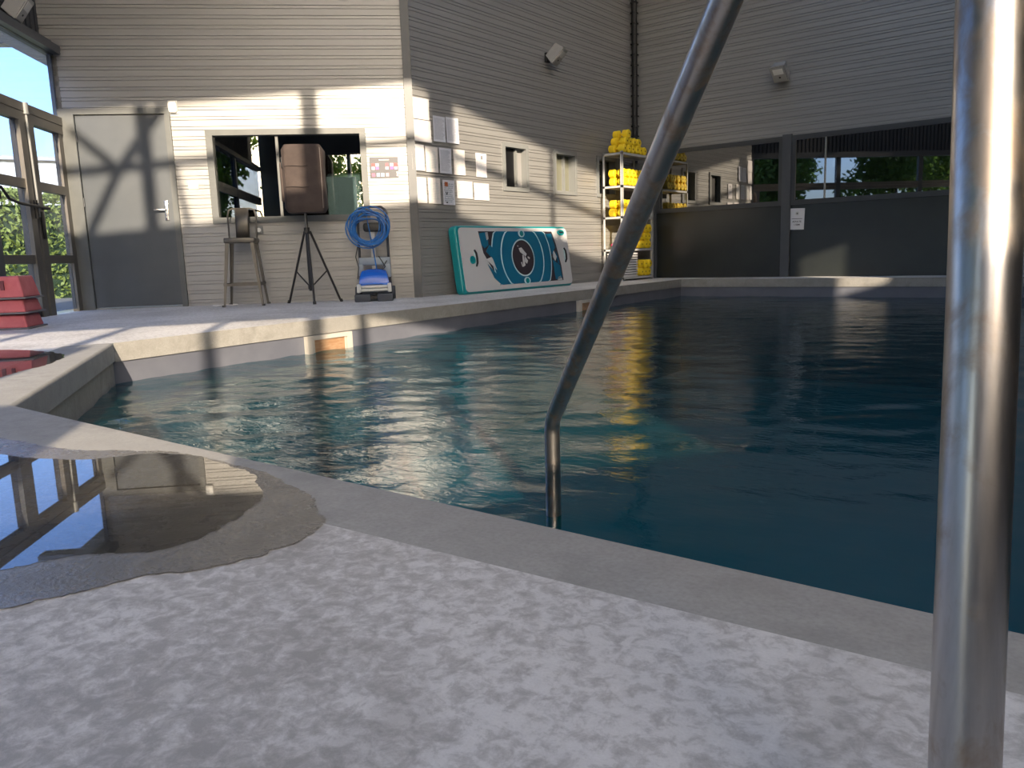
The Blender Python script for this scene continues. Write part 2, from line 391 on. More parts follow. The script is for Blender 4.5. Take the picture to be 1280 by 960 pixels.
# strip of floor running outside under the glass front and closed slab below
# coping with rounded nose, near side
def sweep_coping(name, inner, outer_, mats):
    mb = MB(); n = len(inner); rows = []
    for (xi, yi), (xo, yo) in zip(inner, outer_):
        d = Vector((xi - xo, yi - yo, 0)); L = d.length; d.normalize(); r = .018
        P = [(0, 0)] + [(L - r + r * math.sin(a), -r + r * math.cos(a)) for a in [PI / 2 * j / 5 for j in range(6)]] + [(L, -.115), (L - .012, -.12)]
        rows.append([Vector((xo, yo, 0)) + d * p + Vector((0, 0, q + .0015 * (1 if p > 0 else 0))) for p, q in P])
    m_ = len(rows[0]); V = [p for r in rows for p in r]
    F = [(i * m_ + j, i * m_ + j + 1, (i + 1) * m_ + j + 1, (i + 1) * m_ + j) for i in range(n - 1) for j in range(m_ - 1)]
    mb.add(V, F, True); o = mb.build(name, mats); bmx = bmesh.new(); bmx.from_mesh(o.data); bmesh.ops.recalc_face_normals(bmx, faces=bmx.faces); bmx.to_mesh(o.data); bmx.free()
    return struct(o)
sweep_coping('trim_1', [(6.5, 1.075), (-.1, 1.081), (-1.3, 1.084), (-2.6, 1.088), (-3.11, 1.09)], near_out, M_COPE)
sweep_coping('trim_2', [(-3.11, 1.09), (-4.1, 1.749), (-5.05, 2.38)], [(-3.38, .80), (-4.3, 1.49), (-5.21, 2.15)], M_COPE)
# slab face along the middle and right walls
mb = MB(); sl = PI_[0:6]
for (a, b) in zip(sl[:-1], sl[1:]):
    mb.add([(a[0], a[1], 0), (b[0], b[1], 0), (b[0], b[1], -.12), (a[0], a[1], -.12)], [(0, 1, 2, 3)])
    d = Vector((b[0] - a[0], b[1] - a[1], 0)).normalized(); nn = Vector((-d.y, d.x, 0)) * .02
    mb.add([(a[0], a[1], -.12), (b[0], b[1], -.12), (b[0] + nn.x, b[1] + nn.y, -.12), (a[0] + nn.x, a[1] + nn.y, -.12)], [(0, 1, 2, 3)])
struct(mb.build('trim_3', concrete('sun_toned_edge_concrete', (.19, .18, .165), (.27, .26, .24), (.33, .32, .295), .7, True, .3)))  # concrete colour darkened to hold back the strong sun on this face
# pool walls
mb = MB(); ring = [(x, y) for x, y in PI_]
for i in range(len(ring)):
    a = Vector((*ring[i], 0)); b = Vector((*ring[(i + 1) % len(ring)], 0)); d = (b - a).normalized(); nn = Vector((-d.y, d.x, 0)) * .015
    a = a + nn - d * .06; b = b + nn + d * .06
    if i == len(ring) - 1:
        mb.m(1).add([a + Vector((0, 0, -.113)), b + Vector((0, 0, -.113)), b + Vector((0, 0, -.33)), a + Vector((0, 0, -.33))], [(0, 1, 2, 3)]).m(0)
        mb.add([a + Vector((0, 0, -.33)), b + Vector((0, 0, -.33)), b + Vector((0, 0, -1.45)), a + Vector((0, 0, -1.45))], [(0, 1, 2, 3)])
    else: mb.add([a + Vector((0, 0, -.1)), b + Vector((0, 0, -.1)), b + Vector((0, 0, -1.45)), a + Vector((0, 0, -1.45))], [(0, 1, 2, 3)])
mb.m(2).add([(x, y, -1.45) for x, y in ((-6.2, .9), (6.8, .9), (6.8, 11.7), (-6.2, 11.7))], [(0, 1, 2, 3)])
struct(mb.build('pool_basin', [M_LINER, M_TILE, mat('pool_floor_liner', (.12, .30, .30), .6)]))
# water surface with real ripples
def vnoise(x, y, seed):
    rng = np.random.RandomState(seed); G = rng.rand(256, 256)
    xi = np.floor(x).astype(int); yi = np.floor(y).astype(int); fx = x - xi; fy = y - yi
    fx = fx * fx * fx * (fx * (fx * 6 - 15) + 10); fy = fy * fy * fy * (fy * (fy * 6 - 15) + 10)
    g = lambda a, b: G[a % 256, b % 256]
    return (g(xi, yi) * (1 - fx) + g(xi + 1, yi) * fx) * (1 - fy) + (g(xi, yi + 1) * (1 - fx) + g(xi + 1, yi + 1) * fx) * fy - .5
xs = np.concatenate([np.arange(-5.6, -.2, .018), np.arange(-.2, 2.0, .03), np.arange(2.0, 6.6, .15)])
ys = np.concatenate([np.arange(1.05, 5.0, .018), np.arange(5.0, 11.52, .03)])
X_, Y_ = np.meshgrid(xs, ys, indexing='ij')
def rot(a): return X_ * math.cos(a) + Y_ * math.sin(a), -X_ * math.sin(a) + Y_ * math.cos(a)
amp = 1 / (1 + np.exp((X_ + .45 * (Y_ - 1) + .9) / .45)) * .68 + .32
amp = np.clip(amp + .18 * (Y_ > 4), 0, 1)
Z_ = np.zeros_like(X_)
for i, (a, sx_, sy_, A) in enumerate([(.45, 1.4, 3.6, .013), (.9, 3.0, 6.5, .0085), (.1, 4.5, 9.0, .0062), (1.3, 8, 13, .0026), (.6, 11, 19, .0008)]):
    p, q = rot(a); wx = .25 * vnoise(p * 1.1, q * 1.1, 50 + i); Z_ += A * (amp if i > 0 else .3 + .7 * amp) * vnoise(p * sx_ + wx * 2, q * sy_ + wx * 3, 11 + i)
NX, NY = X_.shape
me = bpy.data.meshes.new('pool_water'); V = np.stack([X_, Y_, Z_ - .26], -1).reshape(-1, 3).astype(np.float32)
idx = np.arange(NX * NY).reshape(NX, NY); Q = np.stack([idx[:-1, :-1], idx[1:, :-1], idx[1:, 1:], idx[:-1, 1:]], -1).reshape(-1, 4)
C3 = V[Q].mean(1); d_ = Vector((1.94, -1.29, 0)).normalized(); nrm = (-d_.y, d_.x)
side = (C3[:, 0] + 3.11) * nrm[0] + (C3[:, 1] - 1.09) * nrm[1]
Q = Q[side > -.02].astype(np.int32)
me.vertices.add(len(V)); me.vertices.foreach_set('co', V.ravel()); me.loops.add(Q.size); me.loops.foreach_set('vertex_index', Q.ravel())
me.polygons.add(len(Q)); me.polygons.foreach_set('loop_start', np.arange(0, Q.size, 4, dtype=np.int32)); me.polygons.foreach_set('loop_total', np.full(len(Q), 4, np.int32))
me.polygons.foreach_set('use_smooth', np.ones(len(Q), bool)); me.update(calc_edges=True); me.validate(); me.materials.append(M_WATER)
wo = bpy.data.objects.new('pool_water', me); COL.objects.link(wo); wo['kind'] = 'stuff'; wo['category'] = 'water'; wo['label'] = 'rippled dark blue-green water filling the indoor pool'

# damp patch and puddles on the near deck
def smooth_poly(P, it=3, jit=0., seed=1):
    rnd = random.Random(seed)
    for k in range(it):
        Qp = []
        for i in range(len(P)):
            a, b = Vector(P[i]), Vector(P[(i + 1) % len(P)])
            Qp += [a * .75 + b * .25, a * .25 + b * .75]
        P = [(q.x + rnd.uniform(-jit, jit) / (k + 1), q.y + rnd.uniform(-jit, jit) / (k + 1)) for q in Qp]
    return P
damp = [(-1.213, .374), (-1.207, .434), (-1.14, .567), (-1.098, .679), (-1.085, .767), (-1.10, .84), (-1.16, .90), (-1.25, .945), (-1.4, .985), (-1.6, 1.035), (-1.9, 1.03), (-2.05, .95), (-2.15, .87), (-2.6, .82), (-3.1, .80), (-3.2, .6), (-2.9, .2), (-2.2, 0), (-1.6, .1), (-1.3, .2)]
o = poly_mesh('damp_patch', smooth_poly(damp, 4, .012, 3), None, .0021, M_DAMP); tag(o, 'dark damp patch spreading round the mirror-like puddle on near deck', 'wet patch')
pud = [(-2.6, .45), (-2.5, .70), (-2.05, .80), (-1.98, .92), (-1.906, 1.0), (-1.774, 1.02), (-1.60, 1.02), (-1.46, .97), (-1.33, .87), (-1.27, .77), (-1.25, .70), (-1.235, .62), (-1.32, .55), (-1.37, .48), (-1.39, .42), (-1.6, .35), (-2.1, .3)]
o = poly_mesh('puddle', smooth_poly(pud, 4, .010, 5), None, .0030, M_FILM); tag(o, 'still puddle on near deck mirroring the sky and the glass front', 'puddle')
p3 = [(-5.6, 1.75), (-5.2, 1.93), (-4.75, 1.98), (-4.35, 1.78), (-4.15, 1.55), (-3.85, 1.22), (-3.75, 1.0), (-4.2, .8), (-5.2, 1.1)]
o = poly_mesh('puddle', smooth_poly(p3, 4, .02, 9), None, .0026, M_FILM); tag(o, 'puddle beyond the left pool edge mirroring the red step stack', 'puddle')

# ------------------------------------------------------------------ left wall: door, window, corner posts
d = thing('door_1', 'dark grey steel door in dark frame at the left of the ribbed wall', 'door', W1(-3.235), R1); d['kind'] = 'structure'
mb = MB(); mb.box((-.64, -.03, 0), (-.47, .12, 2.205)); mb.box((.485, -.03, 0), (.545, .12, 2.205)); mb.box((-.47, -.03, 2.145), (.485, .12, 2.205)); mb.build('door_frame', M_FRAMEG, d)
MB().box((-.465, .0, .022), (.48, .045, 2.14)).build('door_leaf', M_DOOR, d)
MB().box((-.47, -.01, 0), (.485, .10, .016)).build('threshold', M_LTFRAME, d)
h = MB(); h.box((.385, -.012, .98), (.425, .0, 1.20), bev=.004); h.tube([(.405, -.01, 1.10), (.405, -.055, 1.10), (.39, -.06, 1.10), (.285, -.06, 1.10)], .0095, 10); h.tube([(.405, -.014, 1.02), (.405, -.006, 1.02)], .009, 10); h.build('door_handle', M_CHROME, d)
for z in (.35, 1.15, 1.85): MB().tube([(-.468, -.012, z), (-.468, -.012, z + .1)], .008, 8).build('hinge', M_ANTH, d)

wn = thing('window_1', 'wide office window in a grey frame on the ribbed wall', 'window', W1(-1.44, .925), R1); wn['kind'] = 'structure'
mb = MB(); W_, H_ = .89, 1.042
mb.box((-W_, -.03, 0), (-W_ + .075, .15, H_)); mb.box((W_ - .07, -.03, 0), (W_, .15, H_)); mb.box((-W_ + .075, -.03, 0), (W_ - .07, .15, .07)); mb.box((-W_ + .075, -.03, H_ - .065), (W_ - .07, .15, H_)); mb.build('window_frame', M_FRAMEG, wn)
MB().box((-.135, .02, .07), (-.105, .05, H_ - .065)).build('sash_stile', M_FRAMEG, wn)
MB().box((-W_ + .075, .03, .07), (-.12, .036, H_ - .065)).build('pane', M_OFFGLASS, wn)
MB().box((-.12, .045, .07), (W_ - .07, .051, H_ - .065)).build('pane', M_OFFGLASS, wn)
# office room behind, dark
mb = MB(); mb.box((-1.35, .2, -.9), (1.35, 2.8, 1.9)); me_o = mb.build('office_room', M_INT, None)
bmx = bmesh.new(); bmx.from_mesh(me_o.data); bmx.faces.ensure_lookup_table()
bmesh.ops.delete(bmx, geom=[f for f in bmx.faces if abs(f.calc_center_median().y - .2) < .01], context='FACES'); bmx.to_mesh(me_o.data); bmx.free()
me_o.data.transform(Matrix.Translation((0, 0, .925 - .925))); place(me_o, W1(-1.44, .925), R1); struct(me_o)
# grey machine seen inside
t = thing('office_machine', 'tall silver-grey machine with screen behind the office window glass', 'machine', W1(-.82, .02, -.72), R1)
mb = MB(); mb.box((-.25, -.2, 0), (.2, .25, 1.50), bev=.03); mb.build('body', mat('machine_grey', (.42, .45, .48), .35, .3), t)
MB().box((-.255, -.215, .03), (-.13, -.2, 1.46)).build('side_panel', mat('machine_light', (.58, .62, .64), .35, .3), t)
MB().box((-.12, -.212, .03), (.06, -.2, 1.44)).build('front_panel', mat('machine_light', (.58, .62, .64), .35, .3), t)
MB().box((-.24, -.12, 1.50), (.2, .2, 1.76), bev=.05).build('top_unit', mat('machine_dark', (.05, .055, .05), .3), t)
MB().box((-.10, -.135, 1.55), (.06, -.12, 1.70)).build('screen', mat('screen_blue', (.1, .17, .2), .15), t)
MB().lathe([(.02, 0), (.065, 0), (.065, .02), (.02, .02)], 20, T((.16, -.14, 1.60), (PI / 2, 0, 0))).build('dial', mat('machine_light'), t)

mb = MB(); mb.box((-.085, -.045, 0), (-.005, .0, HC)); mb.box((-.005, -.045, 0), (.01, .03, HC)); o = mb.build('trim_4', M_ANTH); place(o, K1, R1); struct(o)
mb = MB(); mb.tube([(0, 0, 1.9), (0, 0, HC)], .045, 12)
for k in range(60): mb.box((-.048, -.048, 2.0 + k * .16), (.048, .048, 2.02 + k * .16))
o = mb.build('trim_5', M_BLACK); place(o, (-6.66, 12.03, 0)); struct(o)

def small_plate(name, loc, rz, wd, hh, dep, m, label, cat, group=None):
    t = thing(name, label, cat, loc, rz, group); return t
t = thing('wall_light', 'small white rounded lamp above the grey door\'s right corner', 'light', W1(-2.65, 2.15, 0), R1)
MB().box((-.05, -.05, 0), (.05, 0, .13), bev=.03).build('diffuser', M_WHITE, t); MB().box((-.05, -.012, -.005), (.05, 0, .135)).build('back_plate', M_WHITE, t)
t = thing('light_switch', 'cream square switch on the ribbed wall right of the grey door', 'switch', W1(-2.51, 1.32), R1)
MB().box((-.055, -.012, 0), (.055, 0, .08), bev=.003).build('plate', mat('cream_plastic', (.75, .7, .6), .5), t); MB().box((-.02, -.018, .02), (.02, -.01, .06)).build('rocker', M_WHITE, t)
t = thing('wall_socket', 'grey square socket under the office window by the stool', 'socket', W1(-1.83, .80), R1)
MB().box((-.045, -.014, 0), (.045, 0, .09), bev=.004).build('plate', M_LTFRAME, t); MB().lathe([(.0, 0), (.024, 0), (.024, .006), (.018, .006)], 16, T((0, -.013, .045), (PI / 2, 0, 0))).build('outlet', M_WHITE, t)
# poster
t = thing('poster', 'dark notice with red and blue icons on the ribbed wall by the corner post', 'poster', W1(-.36, 1.40, .005), R1)
MB().box((-.165, -.004, 0), (.165, 0, .235)).build('sheet', mat('poster_ground', (.045, .043, .055), .45), t)
cols = [((.62, .08, .08), (.65, .68, .85)), ((.75, .55, .55), (.6, .15, .4)), ((.62, .1, .12), (.55, .7, .75)), ((.8, .6, .65), (.6, .12, .4)), ((.6, .08, .08), (.5, .4, .6))]
for i, x in enumerate((-.125, -.078, .035, .088, .135)):
    a, b = cols[i]; MB().box((x - .018, -.007, .13), (x + .018, -.004, .165)).build('icon', mat('icon_a%d' % i, a), t); MB().box((x - .018, -.007, .095), (x + .018, -.004, .126)).build('icon', mat('icon_b%d' % i, b), t)
for i, (x, c) in enumerate(((-.125, (.55, .12, .2)), (-.07, (.45, .55, .8)), (-.02, (.45, .75, .8)), (.035, (.65, .3, .35)))):
    MB().box((x - .018, -.007, .015), (x + .018, -.004, .055)).build('icon', mat('icon_c%d' % i, c), t)
MB().box((-.055, -.007, .20), (.06, -.004, .208)).build('title_bar', M_WHITE, t)
for z in (.02, .05): MB().box((.142, -.007, z), (.158, -.004, z + .02)).build('dot', M_WHITE, t)

# ------------------------------------------------------------------ small windows in the middle wall
for i, (y0, y1) in enumerate(wins):
    wd = y1 - y0
    t = thing('window_%d' % (i + 2), ['small grey framed window standing open, nearest the notices', 'small grey framed window with obscured pane', 'small grey framed window partly behind the yellow float rack'][i], 'window', WB(y0, 1.315), RB); t['kind'] = 'structure'
    mb = MB(); f = .055
    for lo, hi in (((0, -.02, 0), (f, .2, .63)), ((wd - f, -.02, 0), (wd, .2, .63)), ((f, -.02, 0), (wd - f, .2, f)), ((f, -.02, .63 - f), (wd - f, .2, .63))): mb.box(lo, hi)
    mb.build('window_frame', M_LTFRAME, t)
    if i == 0:
        MB().box((f, .07, f), (f + .31, .08, .63 - f)).build('painted_dark_opening', mat('painted_dark_opening', (.004, .004, .005), .5), t)  # black sheet stands in for the unlit space behind the open window
        MB().box((f + .29, .04, f), (f + .325, .09, .63 - f)).build('sash', M_LTFRAME, t)
        MB().box((f + .325, .075, f), (wd - f, .09, .63 - f)).build('reveal_panel', mat('reveal_grey', (.26, .255, .25), .5), t)  # flat grey panel stands in for the window's side reveal
    else:
        MB().box((f, .1, f), (wd - f, .112, .63 - f)).build('pane', M_FROST if i == 1 else M_TINT, t)
        MB().box((f + .3, .06, f), (f + .335, .1, .63 - f)).build('sash_stile', M_LTFRAME, t)

# notices
base = [(6.851, 2.307, 7.146, 2.068, 0), (6.832, 2.061, 7.153, 1.812, 0), (7.207, 2.136, 7.417, 1.838, 1), (7.439, 2.144, 7.65, 1.84, 1), (6.828, 1.776, 7.03, 1.479, 2), (7.052, 1.769, 7.262, 1.472, 3),
        (7.293, 1.772, 7.503, 1.472, 1), (7.55, 1.771, 7.76, 1.466, 3), (7.971, 1.763, 8.18, 1.465, 4), (6.832, 1.404, 7.04, 1.105, 3), (7.072, 1.408, 7.282, 1.105, 3), (7.33, 1.395, 7.54, 1.098, 5), (7.586, 1.399, 7.881, 1.185, 6), (7.915, 1.388, 8.212, 1.175, 6)]
plab = ['blank landscape paper topmost above the teal mat', 'second landscape paper, lower half creased, under the topmost one', 'tall white notice in the second row, left of a pair', 'tall white notice in the second row, right of a pair, curling edge',
        'notice with small blue emblem, first of the third row by the corner post', 'pale notice second in the third row from the corner post', 'densely printed notice third in the third row', 'notice at the right end of the third row of four',
        'single notice with small dark figure at top, nearest the open window', 'peach-tinted notice first in the lowest row by the corner post', 'pinkish notice second in the lowest row', 'notice with orange square and black marks in the lowest row',
        'landscape notice with red scribble in the lowest row', 'rightmost landscape notice in the lowest row']
pm = [print_mat('print_blank', (.62, .59, .58), (.5, .48, .48), 8, .3, .3, 1., .6), print_mat('print_dense', (.60, .61, .66), (.3, .31, .36), 30, .08, .08, 2., .38), print_mat('print_head', (.66, .645, .645), (.35, .37, .42), 26, .22, .62, 3., .4),
      print_mat('print_pale', (.66, .62, .585), (.45, .5, .5), 22, .15, .15, 4., .42), print_mat('print_sparse', (.66, .63, .64), (.4, .48, .5), 20, .28, .3, 5., .45), print_mat('print_marks', (.60, .61, .66), (.14, .2, .24), 18, .12, .08, 6., .42), print_mat('print_red', (.65, .61, .61), (.5, .32, .35), 14, .18, .18, 7., .45)]
for i, (y0, z0, y1, z1, k) in enumerate(base):
    wd, hh = y1 - y0, z0 - z1; rnd = random.Random(i)
    t = thing('paper_notice', plab[i], 'paper', WB(y0, z1, .012), RB, 'notices taped on the middle wall'); t.rotation_euler = (rnd.uniform(-.01, .0), rnd.uniform(-.012, .012), RB)
    mb = MB(); n = 6; cur = .018 if i in (3, 1) else .004; V = []; F = []
    for a in range(n + 1):
        for b in range(n + 1):
            u, v = a / n, b / n; V.append((u * wd, -cur * (u ** 3) * (1 - v * .5) - .002 * math.sin(3 * u + 5 * v), v * hh))
    for a in range(n):
        for b in range(n): F.append((a * (n + 1) + b, (a + 1) * (n + 1) + b, (a + 1) * (n + 1) + b + 1, a * (n + 1) + b + 1))
    mb.add(V, F, True); mb.build('sheet', pm[k], t, uv=lambda c, wd=wd, hh=hh: (c.x / wd, c.z / hh))
    if k == 2: MB().box((.02, -.008, hh - .05), (.055, -.006, hh - .02)).build('emblem', mat('emblem_blue', (.08, .1, .3), .5), t)
    if k == 5:
        MB().box((.03, -.008, hh - .075), (.085, -.006, hh - .025)).build('square_mark', mat('orange_print', (.5, .14, .05), .5), t)
        MB().tube([(.045, -.007, .155), (.055, -.007, .125), (.065, -.007, .125), (.075, -.007, .155)], .004, 6).build('curved_mark', M_BLACK, t)
        MB().box((.05, -.008, .02), (.07, -.006, .035)).build('dark_mark', M_BLACK, t)
    if k == 4: MB().box((.10, -.008, hh - .075), (.125, -.006, hh - .03)).build('figure_mark', mat('grey_ink', (.15, .15, .15), .6), t)

# ------------------------------------------------------------------ right wall glazed partition bays
bays = [(-6.30, -4.215), (-4.085, -1.92), (-1.85, -1.22)]
for i, (x0, x1) in enumerate(bays):
    wd = x1 - x0
    t = thing('window_%d' % (5 + i), ['black glazed partition bay between the yellow float rack and the sign post', 'black glazed partition bay carrying the white sign', 'narrow glazed partition bay behind the steel pole'][i], 'partition', W3(x0), 0); t['kind'] = 'structure'
    MB().box((0, -.0, .0), (wd, .06, 1.06)).build('lower_panel', varied('partition_panel', (.017, .019, .019), (.023, .026, .024), .24, 2), t)
    mb = MB(); mb.box((0, -.02, 1.06), (wd, .06, 1.13)); mb.box((0, -.02, 1.99), (wd, .06, 2.06)); mb.box((0, -.02, 1.13), (.06, .06, 1.99)); mb.box((wd - .06, -.02, 1.13), (wd, .06, 1.99)); mb.build('window_frame', varied('partition_frame', (.04, .043, .046), (.05, .053, .056), .4, 4), t)
    MB().box((.06, .0, 1.13), (wd - .06, .01, 1.99)).build('pane', M_TINT, t)
    if i == 1: MB().box((.47, -.012, 1.13), (.492, .005, 1.99)).build('glazing_bar', mat('silver_bar', (.35, .34, .32), .3, .6), t)
mb = MB()
for x0, x1 in ((-4.215, -4.085), (-6.36, -6.30), (-1.92, -1.85)): mb.box((x0, 12.05, 0), (x1, 12.2, 2.08))
mb.box((-6.36, 12.16, 0), (-1.2, 12.3, 2.06)); struct(mb.build('trim_6', M_ANTH))
t = thing('sign', 'white sheet with emblem and two bold lines on the black partition', 'sign', W3(-4.10, .70, .005), 0); t.rotation_euler = (0, .03, 0)
MB().box((0, -.003, 0), (.215, 0, .31)).build('sheet', M_PAPER, t)
MB().box((.03, -.005, .155), (.185, -.003, .162)).build('rule', mat('dark_ink', (.05, .05, .05), .6), t)
MB().lathe([(.0, 0), (.028, 0), (.028, .002), (.0, .002)], 16, T((.108, -.003, .235), (PI / 2, 0, 0))).build('emblem', mat('grey_print', (.52, .52, .48), .6), t)
MB().lathe([(.0, 0), (.011, 0), (.011, .002), (.0, .002)], 12, T((.108, -.0055, .235), (PI / 2, 0, 0))).build('emblem_centre', mat('dark_ink'), t)
def text(body, size, loc, parent, m, name='lettering', rot=(PI / 2, 0, 0), ext=.0008):
    cu = bpy.data.curves.new(name, 'FONT'); cu.body = body; cu.size = size; cu.align_x = 'CENTER'; cu.extrude = ext; cu.offset = size * .02
    tmp = bpy.data.objects.new(name, cu); COL.objects.link(tmp); dg = bpy.context.evaluated_depsgraph_get()
    me = bpy.data.meshes.new_from_object(tmp.evaluated_get(dg)); bpy.data.objects.remove(tmp)
    me.materials.clear(); me.materials.append(m); o = bpy.data.objects.new(name, me); COL.objects.link(o); o.parent = parent; o.location = loc; o.rotation_euler = rot; return o
text('ADULTE', .036, (.108, -.004, .105), t, mat('dark_ink')); text('1.50M', .036, (.108, -.004, .06), t, mat('dark_ink'))

# ------------------------------------------------------------------ floodlights
def floodlight(loc, rz, yaw, tilt, label):
    t = thing('floodlight', label, 'light', loc, rz, 'wall floodlights')
    g = mat('floodlight_grey', (.36, .355, .34), .45, .2)
    MB().box((-.05, -.04, -.06), (.05, 0, .06)).build('bracket', M_BLACK, t)
    MB().tube([(0, -.03, 0), (0, -.10, .02)], .02, 10).build('arm', M_BLACK, t)
    X = T((0, -.16, .03), (tilt, 0, yaw))
    mb = MB(); hw, hd, hh = .115, .075, .13
    P = [(-hw, -hd, -hh), (hw, -hd, -hh), (hw, -hd, hh), (-hw, -hd, hh), (-hw * .7, hd, -hh * .8), (hw * .7, hd, -hh * .8), (hw * .7, hd, hh * .8), (-hw * .7, hd, hh * .8)]
    mb.add([X @ Vector(p) for p in P], [(0, 1, 2, 3), (4, 7, 6, 5), (0, 4, 5, 1), (2, 6, 7, 3), (0, 3, 7, 4), (1, 5, 6, 2)]); mb.build('housing', g, t)
    MB().box((-.10, -.085, -.115), (.10, -.074, .115), X).build('bezel', g, t)
    MB().box((-.075, -.09, .0), (.075, -.084, .09), X).build('lens', mat('floodlight_lens', (.75, .74, .7), .15), t)
    MB().box((-.012, -.09, -.06), (.012, -.084, -.04), X).build('sensor', M_BLACK, t)
floodlight(WB(9.62, 3.18), RB, .3, .75, 'grey floodlight high on the shaded middle wall')
floodlight(W3(-4.22, 2.93), R3, -.1, .75, 'grey floodlight high on the right wall above the partition')
floodlight(WG(.85, 3.0, -.09), RG, .2, .6, 'pale floodlight on dark cladding above the glass front')

# ------------------------------------------------------------------ glass front on the left
M_DK = M_ALU
VEND = 11.8
mb = MB()
def gb(v0, v1, z0, z1, d0=-.05, d1=.05): mb.box((-v1, -d1, z0), (-v0, -d0, z1))
gb(-.12, VEND, 2.77, 2.92, -.06, .02); gb(-.12, VEND, 2.775, 2.86, .0, .10)
o = mb.build('trim_7', M_ANTH); place(o, GE, RG); struct(o)
mb = MB(); siding(mb, 0, 1, 0, 1); mb = MB()
mb.box((-VEND, .12, 2.92), (.3, .3, HC))
for k in range(110): mb.box((.28 - k * .11, .095, 2.92), (.28 - k * .11 + .07, .12, HC))
o = mb.build('wall_front', M_DARKCLAD); place(o, GE, RG); struct(o)
t = thing('window_8', 'glass front with bronze bars looking out on the hedge', 'window', GE, RG); t['kind'] = 'structure'
def bar(name, v0, v1, z0, z1, d0=-.04, d1=.04, m=M_DK): return MB().box((-v1, -d1, z0), (-v0, -d0, z1)).build(name, m, t)
bar('transom', -.12, VEND, 1.93, 2.02); bar('transom', -.12, VEND, 2.025, 2.11, -.045, .045)
bar('jamb', -.12, .0, 0, 2.77, -.05, .05); bar('jamb', .0, .13, 0, 1.93, -.035, .03)
bar('jamb', -.02, .03, 2.11, 2.77, -.03, .0, M_LTFRAME)
posts = [(.75, .87), (.93, 1.05), (1.70, 1.92), (4.1, 4.22), (6.5, 6.62), (8.9, 9.02)]
for a, b in posts:
    bar('post', a, b, 0, 1.93 if a < 2 else 2.77, -.05, .045, M_DK if a < 1.5 else M_ANTH)
vb = [.13, .75, 1.05, 1.70, 1.92, 4.1, 4.22, 6.5, 6.62, 8.9, 9.02, 11.3]
for a, b in zip(vb[::2], vb[1::2]):
    for z0, z1 in ((1.275, 1.365), (.535, .62)): bar('rail', a, b, z0, z1, -.03, .03)
    if a > .5: bar('bottom_rail', a, b, 0, .1, -.03, .03, M_BLKMET)
    for z0, z1 in ((.1 if a > .5 else .03, .535), (.62, 1.275), (1.365, 1.93)):
        MB().box((-b, -.004, z0), (-a, .004, z1)).build('pane', M_GLASS, t)
MB().box((-VEND, -.004, 2.11), (0, .004, 2.77)).build('pane', M_GLASS, t)
h = MB(); h.tube([(-.99, -.075, .98), (-.99, -.075, 1.16)], .02, 8); h.box((-.86, -.07, .78), (-.80, -.05, 1.06), bev=.008); h.build('lock_case', M_BLKMET, t)
h = MB(); h.tube([(-1.72, -.05, 1.235), (-1.70, -.10, 1.23), (-1.62, -.12, 1.13), (-1.4, -.12, 1.10), (-.80, -.12, 1.09), (-.80, -.05, 1.09)], .014, 10); h.box((-1.78, -.09, 1.12), (-1.68, -.05, 1.30), bev=.015); h.build('push_bar', M_BLACK, t)
h = MB(); h.tube([(-.90, -.05, 2.09), (-.90, -.06, 1.0)], .012, 8); h.tube([(-.90, -.05, 2.0), (-.90, -.05, 2.11)], .03, 10); h.build('espagnolette_rod', M_LTFRAME, t)
# soffit and outside
mb = MB()
for k in range(60): mb.box((-6.0 + k * .115, .09, 2.80), (-6.0 + k * .115 + .105, .30, 2.83))
o = mb.build('trim_8', siding_material('soffit_white', (.72, .70, .66), .5, 0)); place(o, GE, RG); struct(o)

# ground outside, path, hedge, neighbour building, trees
gr = poly_mesh('ground', [(-60, -50), (-60, 60), (60, 60), (60, -50)], [(-9.6, 4.2), (-7.0, 7.2), (-7.0, 12.3), (9.9, 12.3), (-.6, -4.7)], -.03, varied('ground_gravel', (.34, .27, .19), (.42, .34, .25), .9, 8)); struct(gr)
mb = MB(); mb.box((-VEND, .05, -.05), (.4, 1.5, -.012)); o = mb.build('path', varied('wet_paving', (.22, .24, .26), (.28, .3, .31), .35, 5)); place(o, GE, RG); struct(o)
def leaf_mat(name, c1, c2):
    m = mat(name, c1, .55); k = NT(m); oi = k.obj(); f = k.noise(oi, 14, 4, .8)
    k.l(k.ramp(f, [(.35, c1), (.65, c2)]), k.b.inputs['Base Color'])
    t_ = k.n('BsdfTranslucent'); k.l(k.ramp(f, [(.35, c1), (.65, c2)]), t_.inputs[0]); mx = k.n('MixShader'); mx.inputs[0].default_value = .4
    out = [n for n in k.t.nodes if n.type == 'OUTPUT_MATERIAL'][0]
    k.l(k.b.outputs[0], mx.inputs[1]); k.l(t_.outputs[0], mx.inputs[2]); k.l(mx.outputs[0], out.inputs[0]); return m
